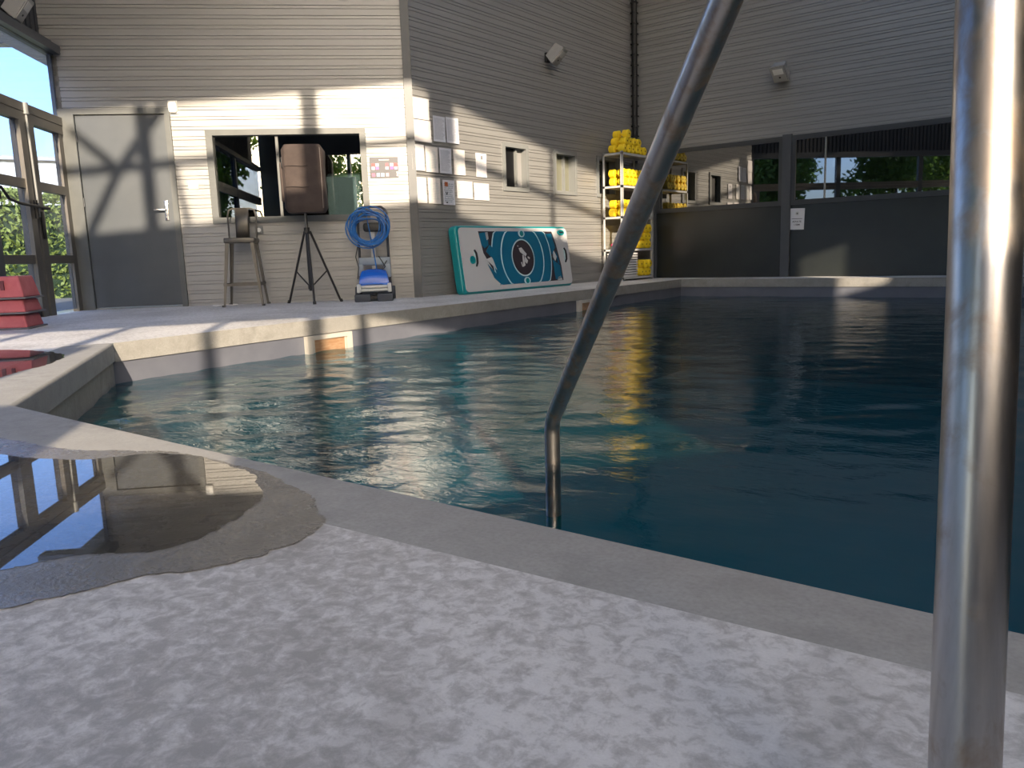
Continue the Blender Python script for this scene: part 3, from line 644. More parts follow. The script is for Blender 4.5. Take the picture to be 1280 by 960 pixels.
def leaves(name, centers, size, m, parent, seed=0):
    rng = np.random.RandomState(seed); n = len(centers); C_ = np.array(centers)
    a = rng.normal(size=(n, 3)); a /= np.linalg.norm(a, axis=1)[:, None]; b = rng.normal(size=(n, 3)); b -= (a * b).sum(1)[:, None] * a; b /= np.linalg.norm(b, axis=1)[:, None]
    s = size * rng.uniform(.6, 1.3, (n, 1))
    V = np.stack([C_ - a * s, C_ + b * s * .45, C_ + a * s, C_ - b * s * .45], 1).reshape(-1, 3)
    me = bpy.data.meshes.new(name); me.vertices.add(len(V)); me.vertices.foreach_set('co', V.astype(np.float32).ravel()); me.loops.add(len(V)); me.loops.foreach_set('vertex_index', np.arange(len(V), dtype=np.int32))
    me.polygons.add(n); me.polygons.foreach_set('loop_start', np.arange(0, 4 * n, 4, dtype=np.int32)); me.polygons.foreach_set('loop_total', np.full(n, 4, np.int32)); me.update(calc_edges=True); me.materials.append(m)
    o = bpy.data.objects.new(name, me); COL.objects.link(o); o.parent = parent; o['kind'] = 'stuff'; return o
ML1 = leaf_mat('hedge_leaves', (.24, .30, .05), (.60, .62, .13)); ML2 = leaf_mat('tree_leaves', (.10, .19, .03), (.34, .48, .07))
hd = thing('hedge', 'clipped green hedge outside the glass front', 'hedge', GE + Vector((-5.6, 1.1, -.03)), R1 + .1)
rng = np.random.RandomState(3); pts = []
N = 42000; px = rng.uniform(-7, 7, N); py = rng.uniform(0, 1, N) ** 2 * .8; pz = rng.uniform(0, 1, N) * 1.85
bump_ = .12 * np.sin(px * 2.1) * np.sin(pz * 3 + px); top = 1.75 + .1 * np.sin(px * 1.7) + .06 * np.sin(px * 5.3)
pz = np.minimum(pz, top); pz2 = np.where(rng.rand(N) < .25, top - rng.rand(N) * .1, pz); depth = np.where(pz2 > top - .12, rng.uniform(0, .9, N), py)
# face towards the building is local +x side of the run: run along y
P = np.stack([-(depth + bump_ * .5), px, pz2], 1)
leaves('foliage', P, .055, ML1, hd, 1)
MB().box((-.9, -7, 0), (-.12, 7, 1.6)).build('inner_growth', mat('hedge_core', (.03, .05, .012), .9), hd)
hd.rotation_euler = (0, 0, -.36)
bl = thing('neighbour_building', 'long cream ribbed building beyond the hedge', 'building', Vector((-21.5, 8.6, -.03)), -.36)
mb = MB()
for k in range(16): mb.box((-4, -14, k * .2 + 0), (-.0 - .0, 14, k * .2 + .192))
mb.box((-4, -14, 0), (-.03, 14, 3.15)); mb.build('wall', mat('cream_cladding', (.85, .77, .60), .6), bl)
MB().box((-4.2, -14.2, 3.15), (.15, 14.2, 3.24)).build('roof_edge', mat('roof_edge', (.5, .47, .42), .6), bl)
def tree(loc, hgt, rad, seed, label, m):
    t = thing('tree', label, 'tree', loc, 0, 'trees outside the glass front'); rng = np.random.RandomState(seed)
    MB().tube([(0, 0, 0), (.05, 0, hgt * .3), (0, .05, hgt * .6)], [.14, .1, .06], 8).build('trunk', mat('bark', (.09, .07, .05), .9), t)
    n = 9000; cl = rng.normal(size=(26, 3)); cl /= np.linalg.norm(cl, axis=1)[:, None]; cl *= rng.uniform(.3, .85, (26, 1)); cl[:, 2] *= hgt * .36 / rad; cl *= rad; cl[:, 2] += hgt * .56
    ci = rng.randint(0, 26, n); d3 = rng.normal(size=(n, 3)); d3 /= np.linalg.norm(d3, axis=1)[:, None]; Pn = cl[ci] + d3 * rad * rng.uniform(.2, .42, (n, 1)); Pn[:, 2] = np.maximum(Pn[:, 2], .3)
    leaves('foliage', Pn, .13, m, t, seed)
for i, (x, y, h_, r_) in enumerate([(-10.4, -3.8, 5.6, 1.7), (-6.6, -5.6, 6.2, 1.8), (-3.1, -6.4, 5.6, 1.6), (-6.4, -10.0, 7.5, 2.0), (-11.8, -8.2, 6.5, 1.9), (-.2, -8.6, 5.8, 1.8)]):
    tree(Vector((x, y, -.03)), h_, r_, 20 + i, 'leafy green tree mirrored in the window glass, ' + ['closest to the hedge', 'second along from the hedge', 'third along from the hedge', 'tallest and farthest back', 'behind the first one', 'at the far end'][i], ML2)

for i, t_ in enumerate((-6.6, -2.9, .6)):  # unseen trees added to darken the sky mirrored in the office window
    c_ = F0 + Vector((.54, .84, 0)) * (t_ + .612) + Vector((.84, -.54, 0)) * 10.5
    tree(Vector((c_.x, c_.y, -.03)), (5.9, 5.9, 4.4)[i], 1.75, 40 + i, 'low bushy tree added to darken the window reflection, ' + ['nearest the glass front', 'middle of three', 'farthest from the glass front'][i], ML2)
# ------------------------------------------------------------------ red steps
t_mats = (varied('red_plastic', (.48, .09, .10), (.58, .15, .16), .55, 9), mat('step_lip', (.13, .12, .13), .5))
labs = ['faded red moulded step, topmost of the stack by the glass front', 'faded red moulded step in the middle of the stack of three', 'faded red moulded step at the bottom of the stack of three']
C0 = Vector((-7.03, 2.66, 0)); bdir = math.radians(140)
for i in range(3):
    z0 = [.245, .125, 0][i]
    t = thing('red_step', labs[i], 'step', C0 + Vector((0, 0, z0)), bdir - PI / 2, 'red steps stacked by the glass front')
    # local +y runs along the short side, local -x runs along the long side
    X0, Y1 = -.95, .42; hgt = .185 if i == 0 else .115; ins = .035 if i == 0 else .022
    mb = MB(); o0 = -.012 * i + .0
    a = [(-.02, .02), (X0, .02), (X0, Y1 - .02), (-.02, Y1 - .02)]
    P = [(x, y, .012) for x, y in a] + [(x + (-ins if x > -.5 else ins), y + (ins if y < .2 else -ins), hgt) for x, y in a]
    mb.add([Vector(p) for p in P], [(0, 1, 2, 3), (4, 7, 6, 5), (0, 4, 5, 1), (1, 5, 6, 2), (2, 6, 7, 3), (3, 7, 4, 0)])
    o = mb.build('body', t_mats[0], t); md = o.modifiers.new('bevel', 'BEVEL'); md.width = .012; md.segments = 2
    MB().box((X0 - .01, 0, 0), (0, Y1, .014), bev=.004).build('bottom_lip', t_mats[1], t)
    if i == 0:
        for k in range(4): MB().box((-.18 - k * .07, .012, .075), (-.155 - k * .07, .03, .15)).build('moulded_mark', mat('worn_mark', (.16, .04, .05), .7), t)

# ------------------------------------------------------------------ bar stool
M_GUN = varied('gunmetal', (.085, .077, .068), (.125, .115, .10), .42, 8, .65)
t = thing('bar_stool', 'gunmetal bar stool with low back against the ribbed wall', 'stool', W1(-1.97, 0, .33), R1 + .03)
sh = .75
mb = MB(); mb.box((-.165, -.165, sh - .055), (.165, .165, sh), bev=.012); mb.build('seat', M_GUN, t)
for sx in (-1, 1):
    for sy in (-1, 1):
        lg = MB(); a = Vector((sx * .15, sy * .15, sh - .02)); b = Vector((sx * .215, sy * .205, .0)); n = 5
        w0, w1 = .042, .022; V = []
        for p, w_ in ((a, w0), (b, w1)):
            for q in ((-sx * w_, 0), (0, 0), (0, -sy * w_), (-sx * .006, -sy * w_), (-sx * .006, -sy * .006), (-sx * w_, -sy * .006)): V.append(p + Vector((q[0], q[1], 0)))
        lg.add(V, [(i, (i + 1) % 6, 6 + (i + 1) % 6, 6 + i) for i in range(6)] + [tuple(range(6)), tuple(range(6, 12))])
        o = lg.build('leg', M_GUN, t); MB().box((b.x - .014, b.y - .014, 0), (b.x + .014, b.y + .014, .02)).build('foot_cap', M_BLACK, o)
f = .68
for a, b in (((-1, -1), (1, -1)), ((1, -1), (1, 1)), ((1, 1), (-1, 1)), ((-1, 1), (-1, -1))):
    kx, ky = .150 + .065 * f, .150 + .055 * f
    p = Vector((a[0] * kx, a[1] * ky, sh * (1 - f) )); q = Vector((b[0] * kx, b[1] * ky, sh * (1 - f)))
    MB().box((min(p.x, q.x) - .004, min(p.y, q.y) - .004, p.z - .015), (max(p.x, q.x) + .004, max(p.y, q.y) + .004, p.z + .015)).build('foot_rail', M_GUN, t)
ap = [(-.15, .12, sh - .01), (-.153, .14, sh + .25), (-.137, .155, sh + .315), (-.10, .165, sh + .33), (.10, .165, sh + .33), (.137, .155, sh + .315), (.153, .14, sh + .25), (.15, .12, sh - .01)]
mb = MB(); mb.tube(ap, .0095, 8); mb.build('back_hoop', M_GUN, t)
mb = MB(); V = []; n = 6
for z in (sh - .01, sh + .16, sh + .335):
    for k in range(n + 1):
        x = -.075 + .15 * k / n; V.append((x, .165 - .04 * (1 - (z - sh) / .335) - .012 * math.cos(x * 15), z))
mb.add(V, [(i * (n + 1) + k, i * (n + 1) + k + 1, (i + 1) * (n + 1) + k + 1, (i + 1) * (n + 1) + k) for i in range(2) for k in range(n)], True)
o = mb.build('backrest_slat', M_GUN, t); md = o.modifiers.new('s', 'SOLIDIFY'); md.thickness = .004
cb = thing('white_cable', 'loose coil of white cable on the floor by the stool', 'cable', W1(-2.25, .0, .16), R1)
mb = MB(); pts = [(.14 * math.cos(a * 1.0) * (1 - a * .02), .05 * math.sin(a * 1.07), .006 + .004 * math.sin(a * 3)) for a in [j * .35 for j in range(50)]]; mb.tube(pts, .0045, 6); mb.build('cord', M_WHITE, cb)

# ------------------------------------------------------------------ covered speaker on tripod
sp = thing('speaker_stand', 'black tripod stand carrying the covered loudspeaker', 'stand', W1(-1.24, 0, .42), R1)
MB().tube([(0, 0, .14), (0, 0, .82)], .021, 14).build('column', M_BLKMET, sp)
MB().tube([(0, 0, .8), (0, 0, 1.03)], .0165, 14).build('pole', mat('pole_grey', (.12, .115, .11), .3, .8), sp)
col_ = MB(); col_.tube([(0, 0, .77), (0, 0, .84)], .032, 14); col_.build('collar', M_BLACK, sp)
MB().tube([(0, -.03, .80), (0, -.07, .80)], .018, 10).build('clamp_knob', M_BLACK, sp)
for k, a in enumerate((-1.35, .35, 2.55)):
    e = Vector((math.cos(a), math.sin(a), 0)) * (.33 if k else .27)
    lo = MB().tube([Vector((e.x * .1, e.y * .1, .80)), e * 1.0 + Vector((0, 0, .012))], .0125, 10).build('leg', M_BLKMET, sp)
    MB().tube([e + Vector((0, 0, .03)), e * 1.04 + Vector((0, 0, 0))], .018, 10).build('rubber_foot', M_BLACK, lo)
    mid = Vector((e.x * .1, e.y * .1, .80)).lerp(e, .55); MB().tube([mid, Vector((e.x * .05, e.y * .05, .19))], .008, 8).build('brace', M_BLKMET, sp)
MB().tube([(0, 0, .16), (0, 0, .21)], .03, 12).build('brace_collar', M_BLACK, sp)
lb = thing('covered_loudspeaker', 'loudspeaker in a padded brown fabric cover on the tripod', 'speaker', W1(-1.22, 1.0, .42), R1)
def superbox(w0, d0, h0, n=8, m=20, e=.28):
    pass
mb = MB(); rows = 14; cols_ = 28; V = []
for r in range(rows + 1):
    v = r / rows; z = v * .72
    edge = min(1, (v / .06) if v < .06 else ((1 - v) / .07 if v > .93 else 1)); sc_ = .86 + .14 * math.sqrt(max(0, 1 - (1 - edge) ** 2))
    for c in range(cols_):
        a = 2 * PI * c / cols_; ca, sa = math.cos(a), math.sin(a); e = .32
        x = abs(ca) ** e * (1 if ca > 0 else -1) * .222 * sc_; y = abs(sa) ** e * (1 if sa > 0 else -1) * .17 * sc_
        wob = .006 * math.sin(v * 19 + a * 3) * math.sin(a * 5 + v * 4); V.append((x * (1 + wob * 2) + (.0 if x < 0 else .004 * math.sin(v * 9)), y * (1 + wob * 3), z))
mb.add(V, [(i * cols_ + k, i * cols_ + (k + 1) % cols_, (i + 1) * cols_ + (k + 1) % cols_, (i + 1) * cols_ + k) for i in range(rows) for k in range(cols_)] + [list(range(cols_))[::-1], list(range(rows * cols_, (rows + 1) * cols_))], True)
M_FAB = varied('brown_cover', (.040, .028, .024), (.062, .045, .039), .85, 7, 0, .5)
mb.build('cover', M_FAB, lb)
for z in (.27, .49): MB().tube([(-.19, -.168, z), (-.1, -.178, z + .002), (.0, -.180, z - .006), (.06, -.178, z)], .0035, 6).build('seam', mat('seam', (.03, .022, .02), .9), lb)
MB().tube([(-.19, -.170, .04), (-.193, -.172, .4), (-.19, -.17, .68)], .004, 6).build('piping', mat('seam'), lb)
MB().tube([(.195, -.166, .04), (.198, -.168, .4), (.195, -.166, .68)], .004, 6).build('piping', mat('piping_light', (.2, .17, .15), .8), lb)
MB().box((-.235, -.09, .48), (-.215, .04, .60), bev=.012).build('grab_handle', M_BLACK, lb)
MB().box((-.26, -.05, .12), (-.215, .10, .55), bev=.02).build('side_pocket', M_FAB, lb)

# ------------------------------------------------------------------ pool cleaner on its caddy
cl = thing('pool_cleaner', 'blue and grey pool cleaning robot on a caddy with coiled blue cable', 'cleaner', W1(-.53, 0, .36), R1)
M_BLUE = varied('blue_shell', (.01, .10, .50), (.015, .14, .60), .22, 3); M_GREY = mat('cleaner_grey', (.22, .26, .30), .45); M_CAB = mat('blue_cable', (.02, .14, .42), .35); M_DKG = mat('dark_rubber', (.05, .055, .065), .7); M_PALE = mat('pale_roller', (.58, .58, .54), .5)
# body
rb = MB(); P = []
for (y, z, wx) in ((-.20, .19, .17), (-.20, .25, .16), (-.17, .31, .15), (-.08, .355, .135), (.04, .36, .13), (.12, .33, .15), (.14, .20, .17)):
    for k in range(9):
        u = -1 + k / 4.; P.append((u * wx, y, z - .02 * abs(u) ** 3))
rb.add([Vector(p) for p in P], [(i * 9 + k, i * 9 + k + 1, (i + 1) * 9 + k + 1, (i + 1) * 9 + k) for i in range(6) for k in range(8)] + [tuple(i * 9 for i in range(7)), tuple(i * 9 + 8 for i in reversed(range(7)))], True)
rb.build('top_shell', M_BLUE, cl)
MB().box((-.185, -.17, .10), (.185, .14, .20), bev=.02).build('chassis', M_GREY, cl)
for z in (.165, .128): 
    mb = MB(); mb.tube([(-.15, -.20, z), (.15, -.20, z)], .017, 12)
    for k in range(12): mb.box((-.15 + k * .027, -.222, z - .012), (-.143 + k * .027, -.20, z + .012))
    mb.build('roller_brush', M_PALE, cl)
for s in (-1, 1):
    MB().box((s * .17 - .022, -.235, .10), (s * .17 + .022, -.17, .20), bev=.01).build('roller_bracket', M_PALE, cl)
    MB().lathe([(.0, 0), (.07, 0), (.075, .01), (.075, .035), (.07, .045), (.0, .045)], 22, T((s * .205 + .0225, .06, .085), (0, -PI / 2, 0))).build('wheel', M_DKG, cl)
for x0 in (-.22, .03): MB().box((x0, -.26, 0), (x0 + .175, -.12, .085), bev=.012).build('foot_block', M_DKG, cl)
MB().box((-.2, -.13, .02), (.2, .12, .06)).build('caddy_base', M_BLACK, cl)
MB().tube([(-.17, .1, .05), (-.16, .13, .55), (-.155, .14, .98), (-.14, .14, 1.03), (-.10, .14, 1.06), (.11, .14, 1.06), (.15, .14, 1.03), (.165, .14, .98), (.17, .13, .55), (.18, .1, .05)], .014, 10).build('caddy_handle', M_DKG, cl)
MB().box((-.025, .11, .06), (.025, .15, .78)).build('mast', mat('mast_white', (.5, .5, .48), .5), cl)
mb = MB(); mb.box((-.17, .05, .40), (.19, .10, .49), bev=.015); mb.box((-.18, .05, .28), (-.12, .10, .42), bev=.012); mb.box((.11, .05, .26), (.19, .10, .42), bev=.012); mb.build('rear_cage', M_GREY, cl)
MB().box((-.10, .05, .78), (.12, .14, .88), bev=.03).build('power_unit', M_BLACK, cl)
rnd = random.Random(5); mb = MB(); pts = []
for j in range(13 * 22):
    a = 2 * PI * j / 22; lp = j // 22; rnd2 = random.Random(lp); rx = rnd2.uniform(.14, .25); rz = rnd2.uniform(.12, .215); cx = rnd2.uniform(-.10, .03); cz = rnd2.uniform(.78, .87)
    lpn = random.Random(lp + 1); rx2 = lpn.uniform(.14, .25); rz2 = lpn.uniform(.12, .215); cx2 = lpn.uniform(-.10, .03); cz2 = lpn.uniform(.78, .87); f = (j % 22) / 22.
    RX = rx + (rx2 - rx) * f; RZ = rz + (rz2 - rz) * f; CX = cx + (cx2 - cx) * f; CZ = cz + (cz2 - cz) * f
    pts.append((CX + RX * math.sin(a), .02 + .05 * math.sin(lp * 1.7 + a * .5) - .01 * lp % .06, CZ + RZ * math.cos(a)))
pts += [(.0, .03, .6), (.02, .0, .45), (.03, -.02, .36)]
mb.tube(pts, .0075, 6); mb.build('cable_coil', M_CAB, cl)
MB().tube([(-.17, .05, .62), (-.2, .03, .5), (-.17, .02, .38), (-.19, .0, .25)], .005, 6).build('black_lead', M_BLACK, cl); mb = MB(); mb.tube([(.06, .05, .5), (.13, .03, .38), (.07, .03, .33), (.15, .03, .45)], .006, 6); mb.build('black_lead', M_BLACK, cl)

# ------------------------------------------------------------------ teal inflatable mat leaning on the middle wall
lean = .13
mt = thing('inflatable_mat', 'white and teal inflatable mat with ringed pattern leaning on the wall', 'mat', WB(7.30, 0.0, .30), RB, rot=(-lean, 0, RB))
L_, Hh, Th = 2.42, .85, .12
def rrect(x0, z0, x1, z1, r, n=6):
    P = []
    for cx, cz, a0 in ((x1 - r, z0 + r, -PI / 2), (x1 - r, z1 - r, 0), (x0 + r, z1 - r, PI / 2), (x0 + r, z0 + r, PI)):
        for k in range(n + 1): a = a0 + PI / 2 * k / n; P.append((cx + r * math.cos(a), cz + r * math.sin(a)))
    return P
def slab(name, polys, y0, y1, m, smooth=False):
    mb = MB(); X = Matrix(((1, 0, 0, 0), (0, 0, 1, 0), (0, 1, 0, 0), (0, 0, 0, 1)))
    for P in polys: mb.prism(P, y0, y1, X)
    o = mb.build(name, m, mt); b_ = bmesh.new(); b_.from_mesh(o.data); bmesh.ops.recalc_face_normals(b_, faces=b_.faces); b_.to_mesh(o.data); b_.free(); return o
M_TEAL = mat('teal_vinyl', (.0, .22, .24), .38); M_MW = mat('mat_white', (.50, .50, .50), .55); M_MB = mat('mat_blue', (.0, .12, .22), .5); M_MD = mat('mat_black', (.03, .022, .03), .5); M_ML = mat('mat_light_line', (.45, .62, .66), .5)
o = slab('side_wall', [rrect(0, 0, L_, Hh, .07)], -.005, Th, M_TEAL); md = o.modifiers.new('b', 'BEVEL'); md.width = .03; md.segments = 3; md.limit_method = 'ANGLE'
slab('deck_pad', [rrect(.05, .03, L_ - .02, Hh - .03, .06)], -.014, -.004, M_MW)
px0, px1, pz0, pz1 = .42, 2.14, .085, Hh - .075
slab('pattern_field', [[(px0, pz1), (px0 + .05, .5), (px0 + .22, .25), (px0 + .30, pz0), (px1 + .03, pz0), (px1 + .02, .3), (px1 - .05, .6), (px1 - .12, pz1)]], -.0165, -.014, M_MD)
cx, cz = 1.28, .425
def ell(rx, rz, n=40, a0=0, a1=2 * PI): return [(cx + rx * math.cos(a0 + (a1 - a0) * k / n), cz + rz * math.sin(a0 + (a1 - a0) * k / n)) for k in range(n)]
def clipz(P): return [(x, min(max(z, pz0), pz1)) for x, z in P]
for (r, mm, dd) in ((.66, M_ML, 1), (.64, M_MB, 2), (.475, M_ML, 3), (.455, M_MB, 4), (.25, M_ML, 5), (.232, M_MD, 6)):
    slab('ring' if mm is M_ML else 'disc', [clipz(ell(r, r, 48))], -.0165 - .0012 * dd, -.0165 - .0012 * (dd - 1), mm)
# shards of blue and white between rings and ends
SH = [([(.43, .75), (.60, .765), (.58, .60), (.50, .56), (.45, .60)], M_MB), ([(.60, .60), (.70, .55), (.66, .40), (.52, .52)], M_MB), ([(.55, .76), (.60, .765), (.60, .68), (.56, .66)], M_MW), ([(.50, .42), (.62, .45), (.69, .28), (.60, .35)], M_MW), ([(.52, .36), (.66, .24), (.78, .10), (.74, .09), (.62, .18)], M_MB), ([(.68, .27), (.74, .22), (.86, .09), (.76, .10)], M_MB),
      ([(1.85, .74), (2.0, .745), (2.05, .55), (1.96, .45), (1.92, .6)], M_MB), ([(2.0, .52), (2.07, .42), (2.02, .36), (1.98, .42)], M_MW), ([(1.96, .38), (2.12, .30), (2.14, .12), (1.98, .10)], M_MB), ([(2.03, .13), (2.10, .15), (2.14, .09), (2.02, .088)], M_MW), ([(2.06, .5), (2.1, .4), (2.12, .32), (2.08, .33)], M_MB)]
for P, mm in SH: slab('pattern_shard', [P], -.0215, -.0165, mm)
for P in ([(1.20, .55), (1.26, .56), (1.36, .47), (1.33, .44), (1.22, .50)], [(1.17, .58), (1.19, .59), (1.20, .57)], [(1.26, .46), (1.29, .46), (1.30, .32), (1.25, .30)], [(1.31, .45), (1.37, .38), (1.34, .34), (1.30, .37)], [(1.38, .44), (1.42, .42), (1.41, .40), (1.37, .42)], [(1.21, .36), (1.23, .37), (1.25, .31), (1.23, .30)]):
    slab('emblem_stroke', [P], -.0255, -.0235, M_MW)
for x, z in ((cx + .02, pz1 - .03), (cx + .02, pz0 + .03)):
    slab('ring_patch', [[(x + .07 * math.cos(k * .4), z + .05 * math.sin(k * .4)) for k in range(16)]], -.0262, -.0235, M_ML); slab('ring_eyelet', [[(x + .035 * math.cos(k * .4), z + .035 * math.sin(k * .4)) for k in range(16)]], -.034, -.026, M_TEAL)
for x in (.30, 2.28): 
    slab('handle_patch', [[(x + .02 * math.cos(k * .4), .44 + .11 * math.sin(k * .4)) for k in range(16)]], -.02, -.014, M_ML)
    MB().tube([(x, -.016, .34), (x, -.04, .38), (x, -.045, .44), (x, -.04, .5), (x, -.016, .54)], .013, 8).build('handle', M_BLACK, mt)
slab('valve', [[(.24 + .05 * math.cos(k * .4), .42 + .05 * math.sin(k * .4)) for k in range(16)]], -.024, -.014, M_TEAL)
slab('corner_valve', [[(2.24 + .085 * math.cos(k * .4), .76 + .04 * math.sin(k * .4)) for k in range(16)]], -.026, -.014, M_TEAL); slab('corner_valve_slot', [[(2.2, .75), (2.3, .75), (2.3, .775), (2.2, .775)]], -.028, -.024, M_BLACK)

# ------------------------------------------------------------------ shelf rack with yellow floats
RX0, RX1, RY0, RY1 = -6.64, -6.29, 10.95, 11.95
rk = thing('shelf_rack', 'tall light grey metal rack holding yellow foam floats in the corner', 'shelf', Vector((RX0, RY0, 0)), 0)
M_RACK = mat('rack_grey', (.55, .55, .54), .4, .2)
dx, dy = RX1 - RX0, RY1 - RY0
for x, y in ((0, 0), (dx - .035, 0), (0, dy - .035), (dx - .035, dy - .035)):
    mb = MB(); mb.box((x, y, 0), (x + .035, y + .035, 1.98) if False else (x + .035, y + .004, 1.98)); mb.box((x if x == 0 else x + .031, y, 0), ((x + .004) if x == 0 else x + .035, y + .035, 1.98)); mb.build('upright', M_RACK, rk)
levels = [.06, .50, 1.00, 1.47, 1.965]
for z in levels: 
    mb = MB(); mb.box((0, 0, z - .004), (dx, dy, z)); mb.box((0, 0, z - .035), (dx, .004, z)); mb.box((dx - .004, 0, z - .035), (dx, dy, z)); mb.box((0, dy - .004, z - .035), (dx, dy, z)); mb.box((0, 0, z - .035), (.004, dy, z)); mb.build('shelf_board', M_RACK, rk)
M_YEL = varied('yellow_foam', (.88, .60, .012), (.92, .68, .02), .6, 5)
fl0 = thing('foam_float', 'x', 'float', (0, 0, 0), 0, 'yellow foam floats on the rack')
def petal(r, n=24): return r * 1.0
def disc(x0, x1, r=.064):
    mb = MB(); prof = [(.014, 0), (r - .012, 0), (r, .010), (r, (x1 - x0) - .010), (r - .012, x1 - x0), (.014, x1 - x0)]
    mb.lathe(prof, 16, T((x0, 0, r), (0, PI / 2, 0)), cap=False); o = mb.build('foam_end', M_YEL, fl0)
    return o
disc(-.135, -.03); disc(.03, .135)
MB().tube([(-.136, 0, .064), (.136, 0, .064)], .0145, 10).build('handle_bar', M_YEL, fl0)
for s in (-1, 1): MB().tube([(s * .1362, 0, .064), (s * .1375, 0, .064)], .0125, 10).build('end_hole_shade', mat('hole_shade', (.10, .05, .01), .8), fl0)  # dark plugs painted as the shade inside the end holes
dd = .131; ymin = RY0 + .10
stock = []
def rowf(z, ny, y0, label): 
    for j in range(ny): stock.append((y0 + j * dd, z, label, j, ny))
top_ = levels[4]
def ordn(j): return ['first', 'second', 'third', 'fourth', 'fifth', 'sixth', 'seventh'][j]
rowf(top_, 6, ymin + .0, 'bottom row atop the rack'); rowf(top_ + .113, 4, ymin + .065, 'middle row atop the rack'); rowf(top_ + .226, 1, ymin + .13, 'TOP')
for L2, nm in ((3, 'shelf second from top'), (2, 'middle rack shelf')):
    rowf(levels[L2], 6, ymin, 'lower row, ' + nm); rowf(levels[L2] + .128, 6, ymin, 'upper row, ' + nm)
rowf(levels[1], 3, ymin + .52, 'lower row, shelf with pink bag'); rowf(levels[1] + .128, 3, ymin + .52, 'middle row, shelf with pink bag'); rowf(levels[1] + .256, 3, ymin + .52, 'upper row, shelf with pink bag')
rowf(levels[0], 3, ymin + .52, 'lower row, bottom rack shelf'); rowf(levels[0] + .128, 3, ymin + .52, 'upper row, bottom rack shelf')
rnd = random.Random(11); first = True
for (y, z, lab, j, ny) in stock:
    o = fl0 if first else copy_tree(fl0); first = False
    o.location = (RX1 - .135 + rnd.uniform(-.012, .012), y, z); o.rotation_euler = (rnd.uniform(-.5, .5) * 0, 0, rnd.uniform(-.04, .04))
    o['label'] = 'single yellow foam float crowning the pile on top of the rack' if lab == 'TOP' else 'yellow foam float, %s from left, %s' % (ordn(j), lab)
# white boards and pink bag
for k in range(10):
    t = MB().box((0, 0, 0), (.30, .46, .026), bev=.006).build('foam_board', mat('board_white', (.70, .68, .66), .6)); place(t, (RX0 + .03, RY0 + .05, levels[0] + k * .0385))
    tag(t, 'white foam board, %s from the bottom of the stack on the bottom shelf' % ['first', 'second', 'third', 'fourth', 'fifth', 'sixth', 'seventh', 'eighth', 'ninth', 'tenth'][k], 'board', 'white foam boards on the bottom shelf')
    o = MB().box((.02, .02, -.0125), (.28, .44, .0)).build('dark_spacer', M_DKG, t)
t = thing('pink_bag', 'crumpled pink bag on the rack shelf behind the diagonal handrail', 'bag', Vector((RX0 + .18, RY0 + .16, levels[1])), .3)
mb = MB(); V = []; R_, Cc = 7, 16
for r in range(R_ + 1):
    v = r / R_; 
    for c in range(Cc):
        a = 2 * PI * c / Cc; rr = .12 * math.sin(PI * min(1, .18 + v * .8)) * (1 + .12 * math.sin(a * 3 + v * 6)); V.append((rr * math.cos(a), rr * .9 * math.sin(a), v * .13))
mb.add(V, [(i * Cc + k, i * Cc + (k + 1) % Cc, (i + 1) * Cc + (k + 1) % Cc, (i + 1) * Cc + k) for i in range(R_) for k in range(Cc)] + [list(range(Cc))[::-1], list(range(R_ * Cc, (R_ + 1) * Cc))], True)
mb.build('bag_body', mat('pink_fabric', (.45, .03, .12), .6), t); MB().tube([(-.07, 0, .11), (-.05, 0, .18), (.05, 0, .17), (.07, .02, .11)], .01, 8).build('strap', M_BLACK, t)

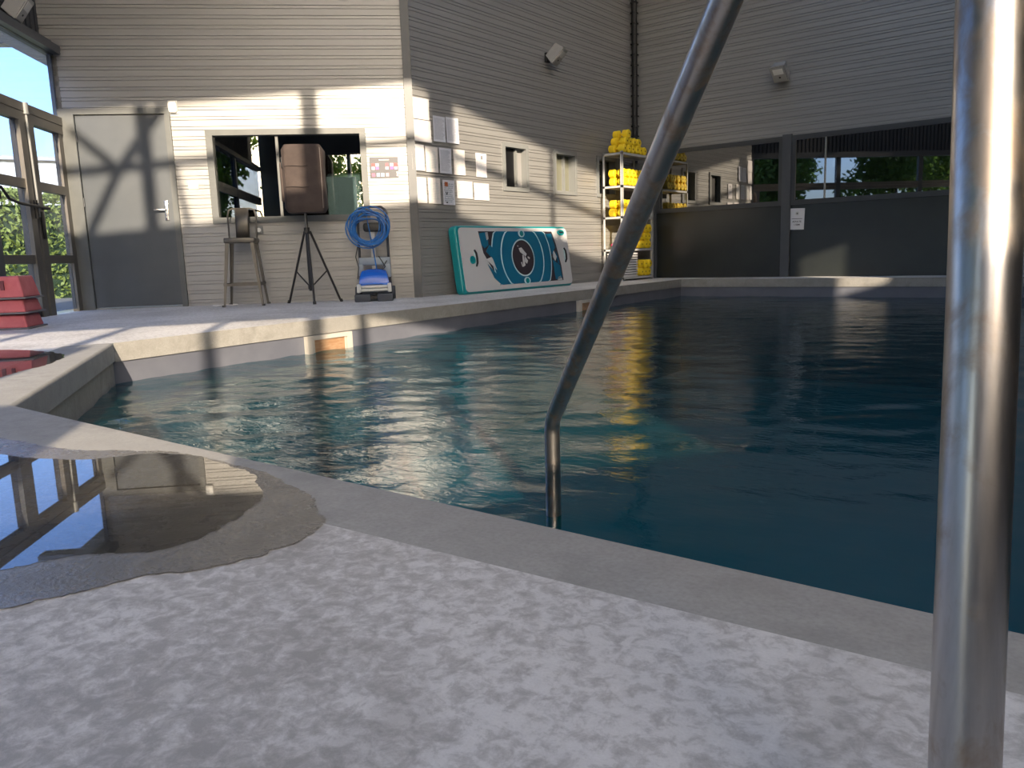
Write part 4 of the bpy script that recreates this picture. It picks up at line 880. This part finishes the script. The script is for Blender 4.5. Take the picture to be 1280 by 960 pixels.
# ------------------------------------------------------------------ skimmers
def skimmer(y0, y1, xf, label):
    t = thing('skimmer', label, 'skimmer', Vector((xf, y0, -.26)), -PI / 2 + PI, None)
    t.rotation_euler = (0, 0, RB + .045); wd = (y1 - y0); fr = .055; zt, zb = .135, -.12
    mb = MB()
    for lo, hi in (((0, -.03, zb), (fr, .02, zt)), ((wd - fr, -.03, zb), (wd, .02, zt)), ((fr, -.03, zt - .035), (wd - fr, .02, zt)), ((fr, -.03, zb), (wd - fr, .02, zb + .03))): mb.box(lo, hi)
    mb.build('frame', mat('skimmer_white', (.45, .42, .37), .5), t)
    mb = MB(); mb.quad((fr, .0, zb + .03), (fr, .0, zt - .035), (fr, .0 + .01, zt - .035), (fr, .01, zb + .03))
    mb.box((fr, -.014, zb + .03), (wd - fr, -.010, zt - .035)); mb.build('weir_flap', varied('orange_lit_plastic', (.26, .13, .06), (.38, .25, .15), .5, 12, stretch=(1, 1, 6)), t)  # orange light inside the skimmer is put into the flap colour
    for xx in (fr + .01, wd - fr - .02): MB().box((xx, -.02, zb + .03), (xx + .012, -.008, zt - .035)).build('flap_rib', mat('skimmer_white'), t)
skimmer(3.96, 4.44, -5.185, 'cream skimmer opening with orange-lit colour painted on its flap below the ribbed wall')
skimmer(8.30, 8.80, -5.42, 'pale skimmer opening half hidden behind the diagonal handrail')

# ------------------------------------------------------------------ stainless handrail
hr = thing('handrail', 'stainless steel handrail: upright pole at right and diagonal bar into the water', 'handrail', Vector((-.058, .53, 0)))
O = Vector((-.058, .53, 0)); r = .0213
def bez(p0, p1, p2, n=10): return [p0.lerp(p1, k / n).lerp(p1.lerp(p2, k / n), k / n) for k in range(n + 1)]
bend = Vector((-1.235, 1.75, .012)); hi = Vector((-.43, 1.015, .78)); dv = (hi - bend).normalized(); topd = hi + dv * .46
ptop = Vector((-.101, .69, .90)); pbot = Vector((-.058, .53, 0))
foot = Vector((-1.242, 1.755, -1.2))
crest = Vector((-.106, .71, 1.13)); 
path = [foot, Vector((-1.2385, 1.752, -.3))] + bez(Vector((-1.2355, 1.7505, -.022)), bend, bend + dv * .04, 6) + [hi] + bez(topd - dv * .12, crest, ptop, 10)
path = [p - O for p in path]
MB().tube(path, r, 32, cap=True).build('diagonal_bar', M_STEEL2, hr)
MB().tube([ptop - O, Vector((-.0765, .60, .47)) - O, pbot - O], r, 40).build('upright_pole', M_STEEL, hr)
MB().lathe([(.022, 0), (.05, 0), (.05, .006), (.024, .012)], 24).build('base_flange', M_STEEL, hr)
for a_ in (.5, 2.6, 4.7): MB().lathe([(.0, .006), (.005, .006), (.005, .009), (.0, .009)], 10, T((.036 * math.cos(a_), .036 * math.sin(a_), 0))).build('fixing_screw', M_STEEL, hr)
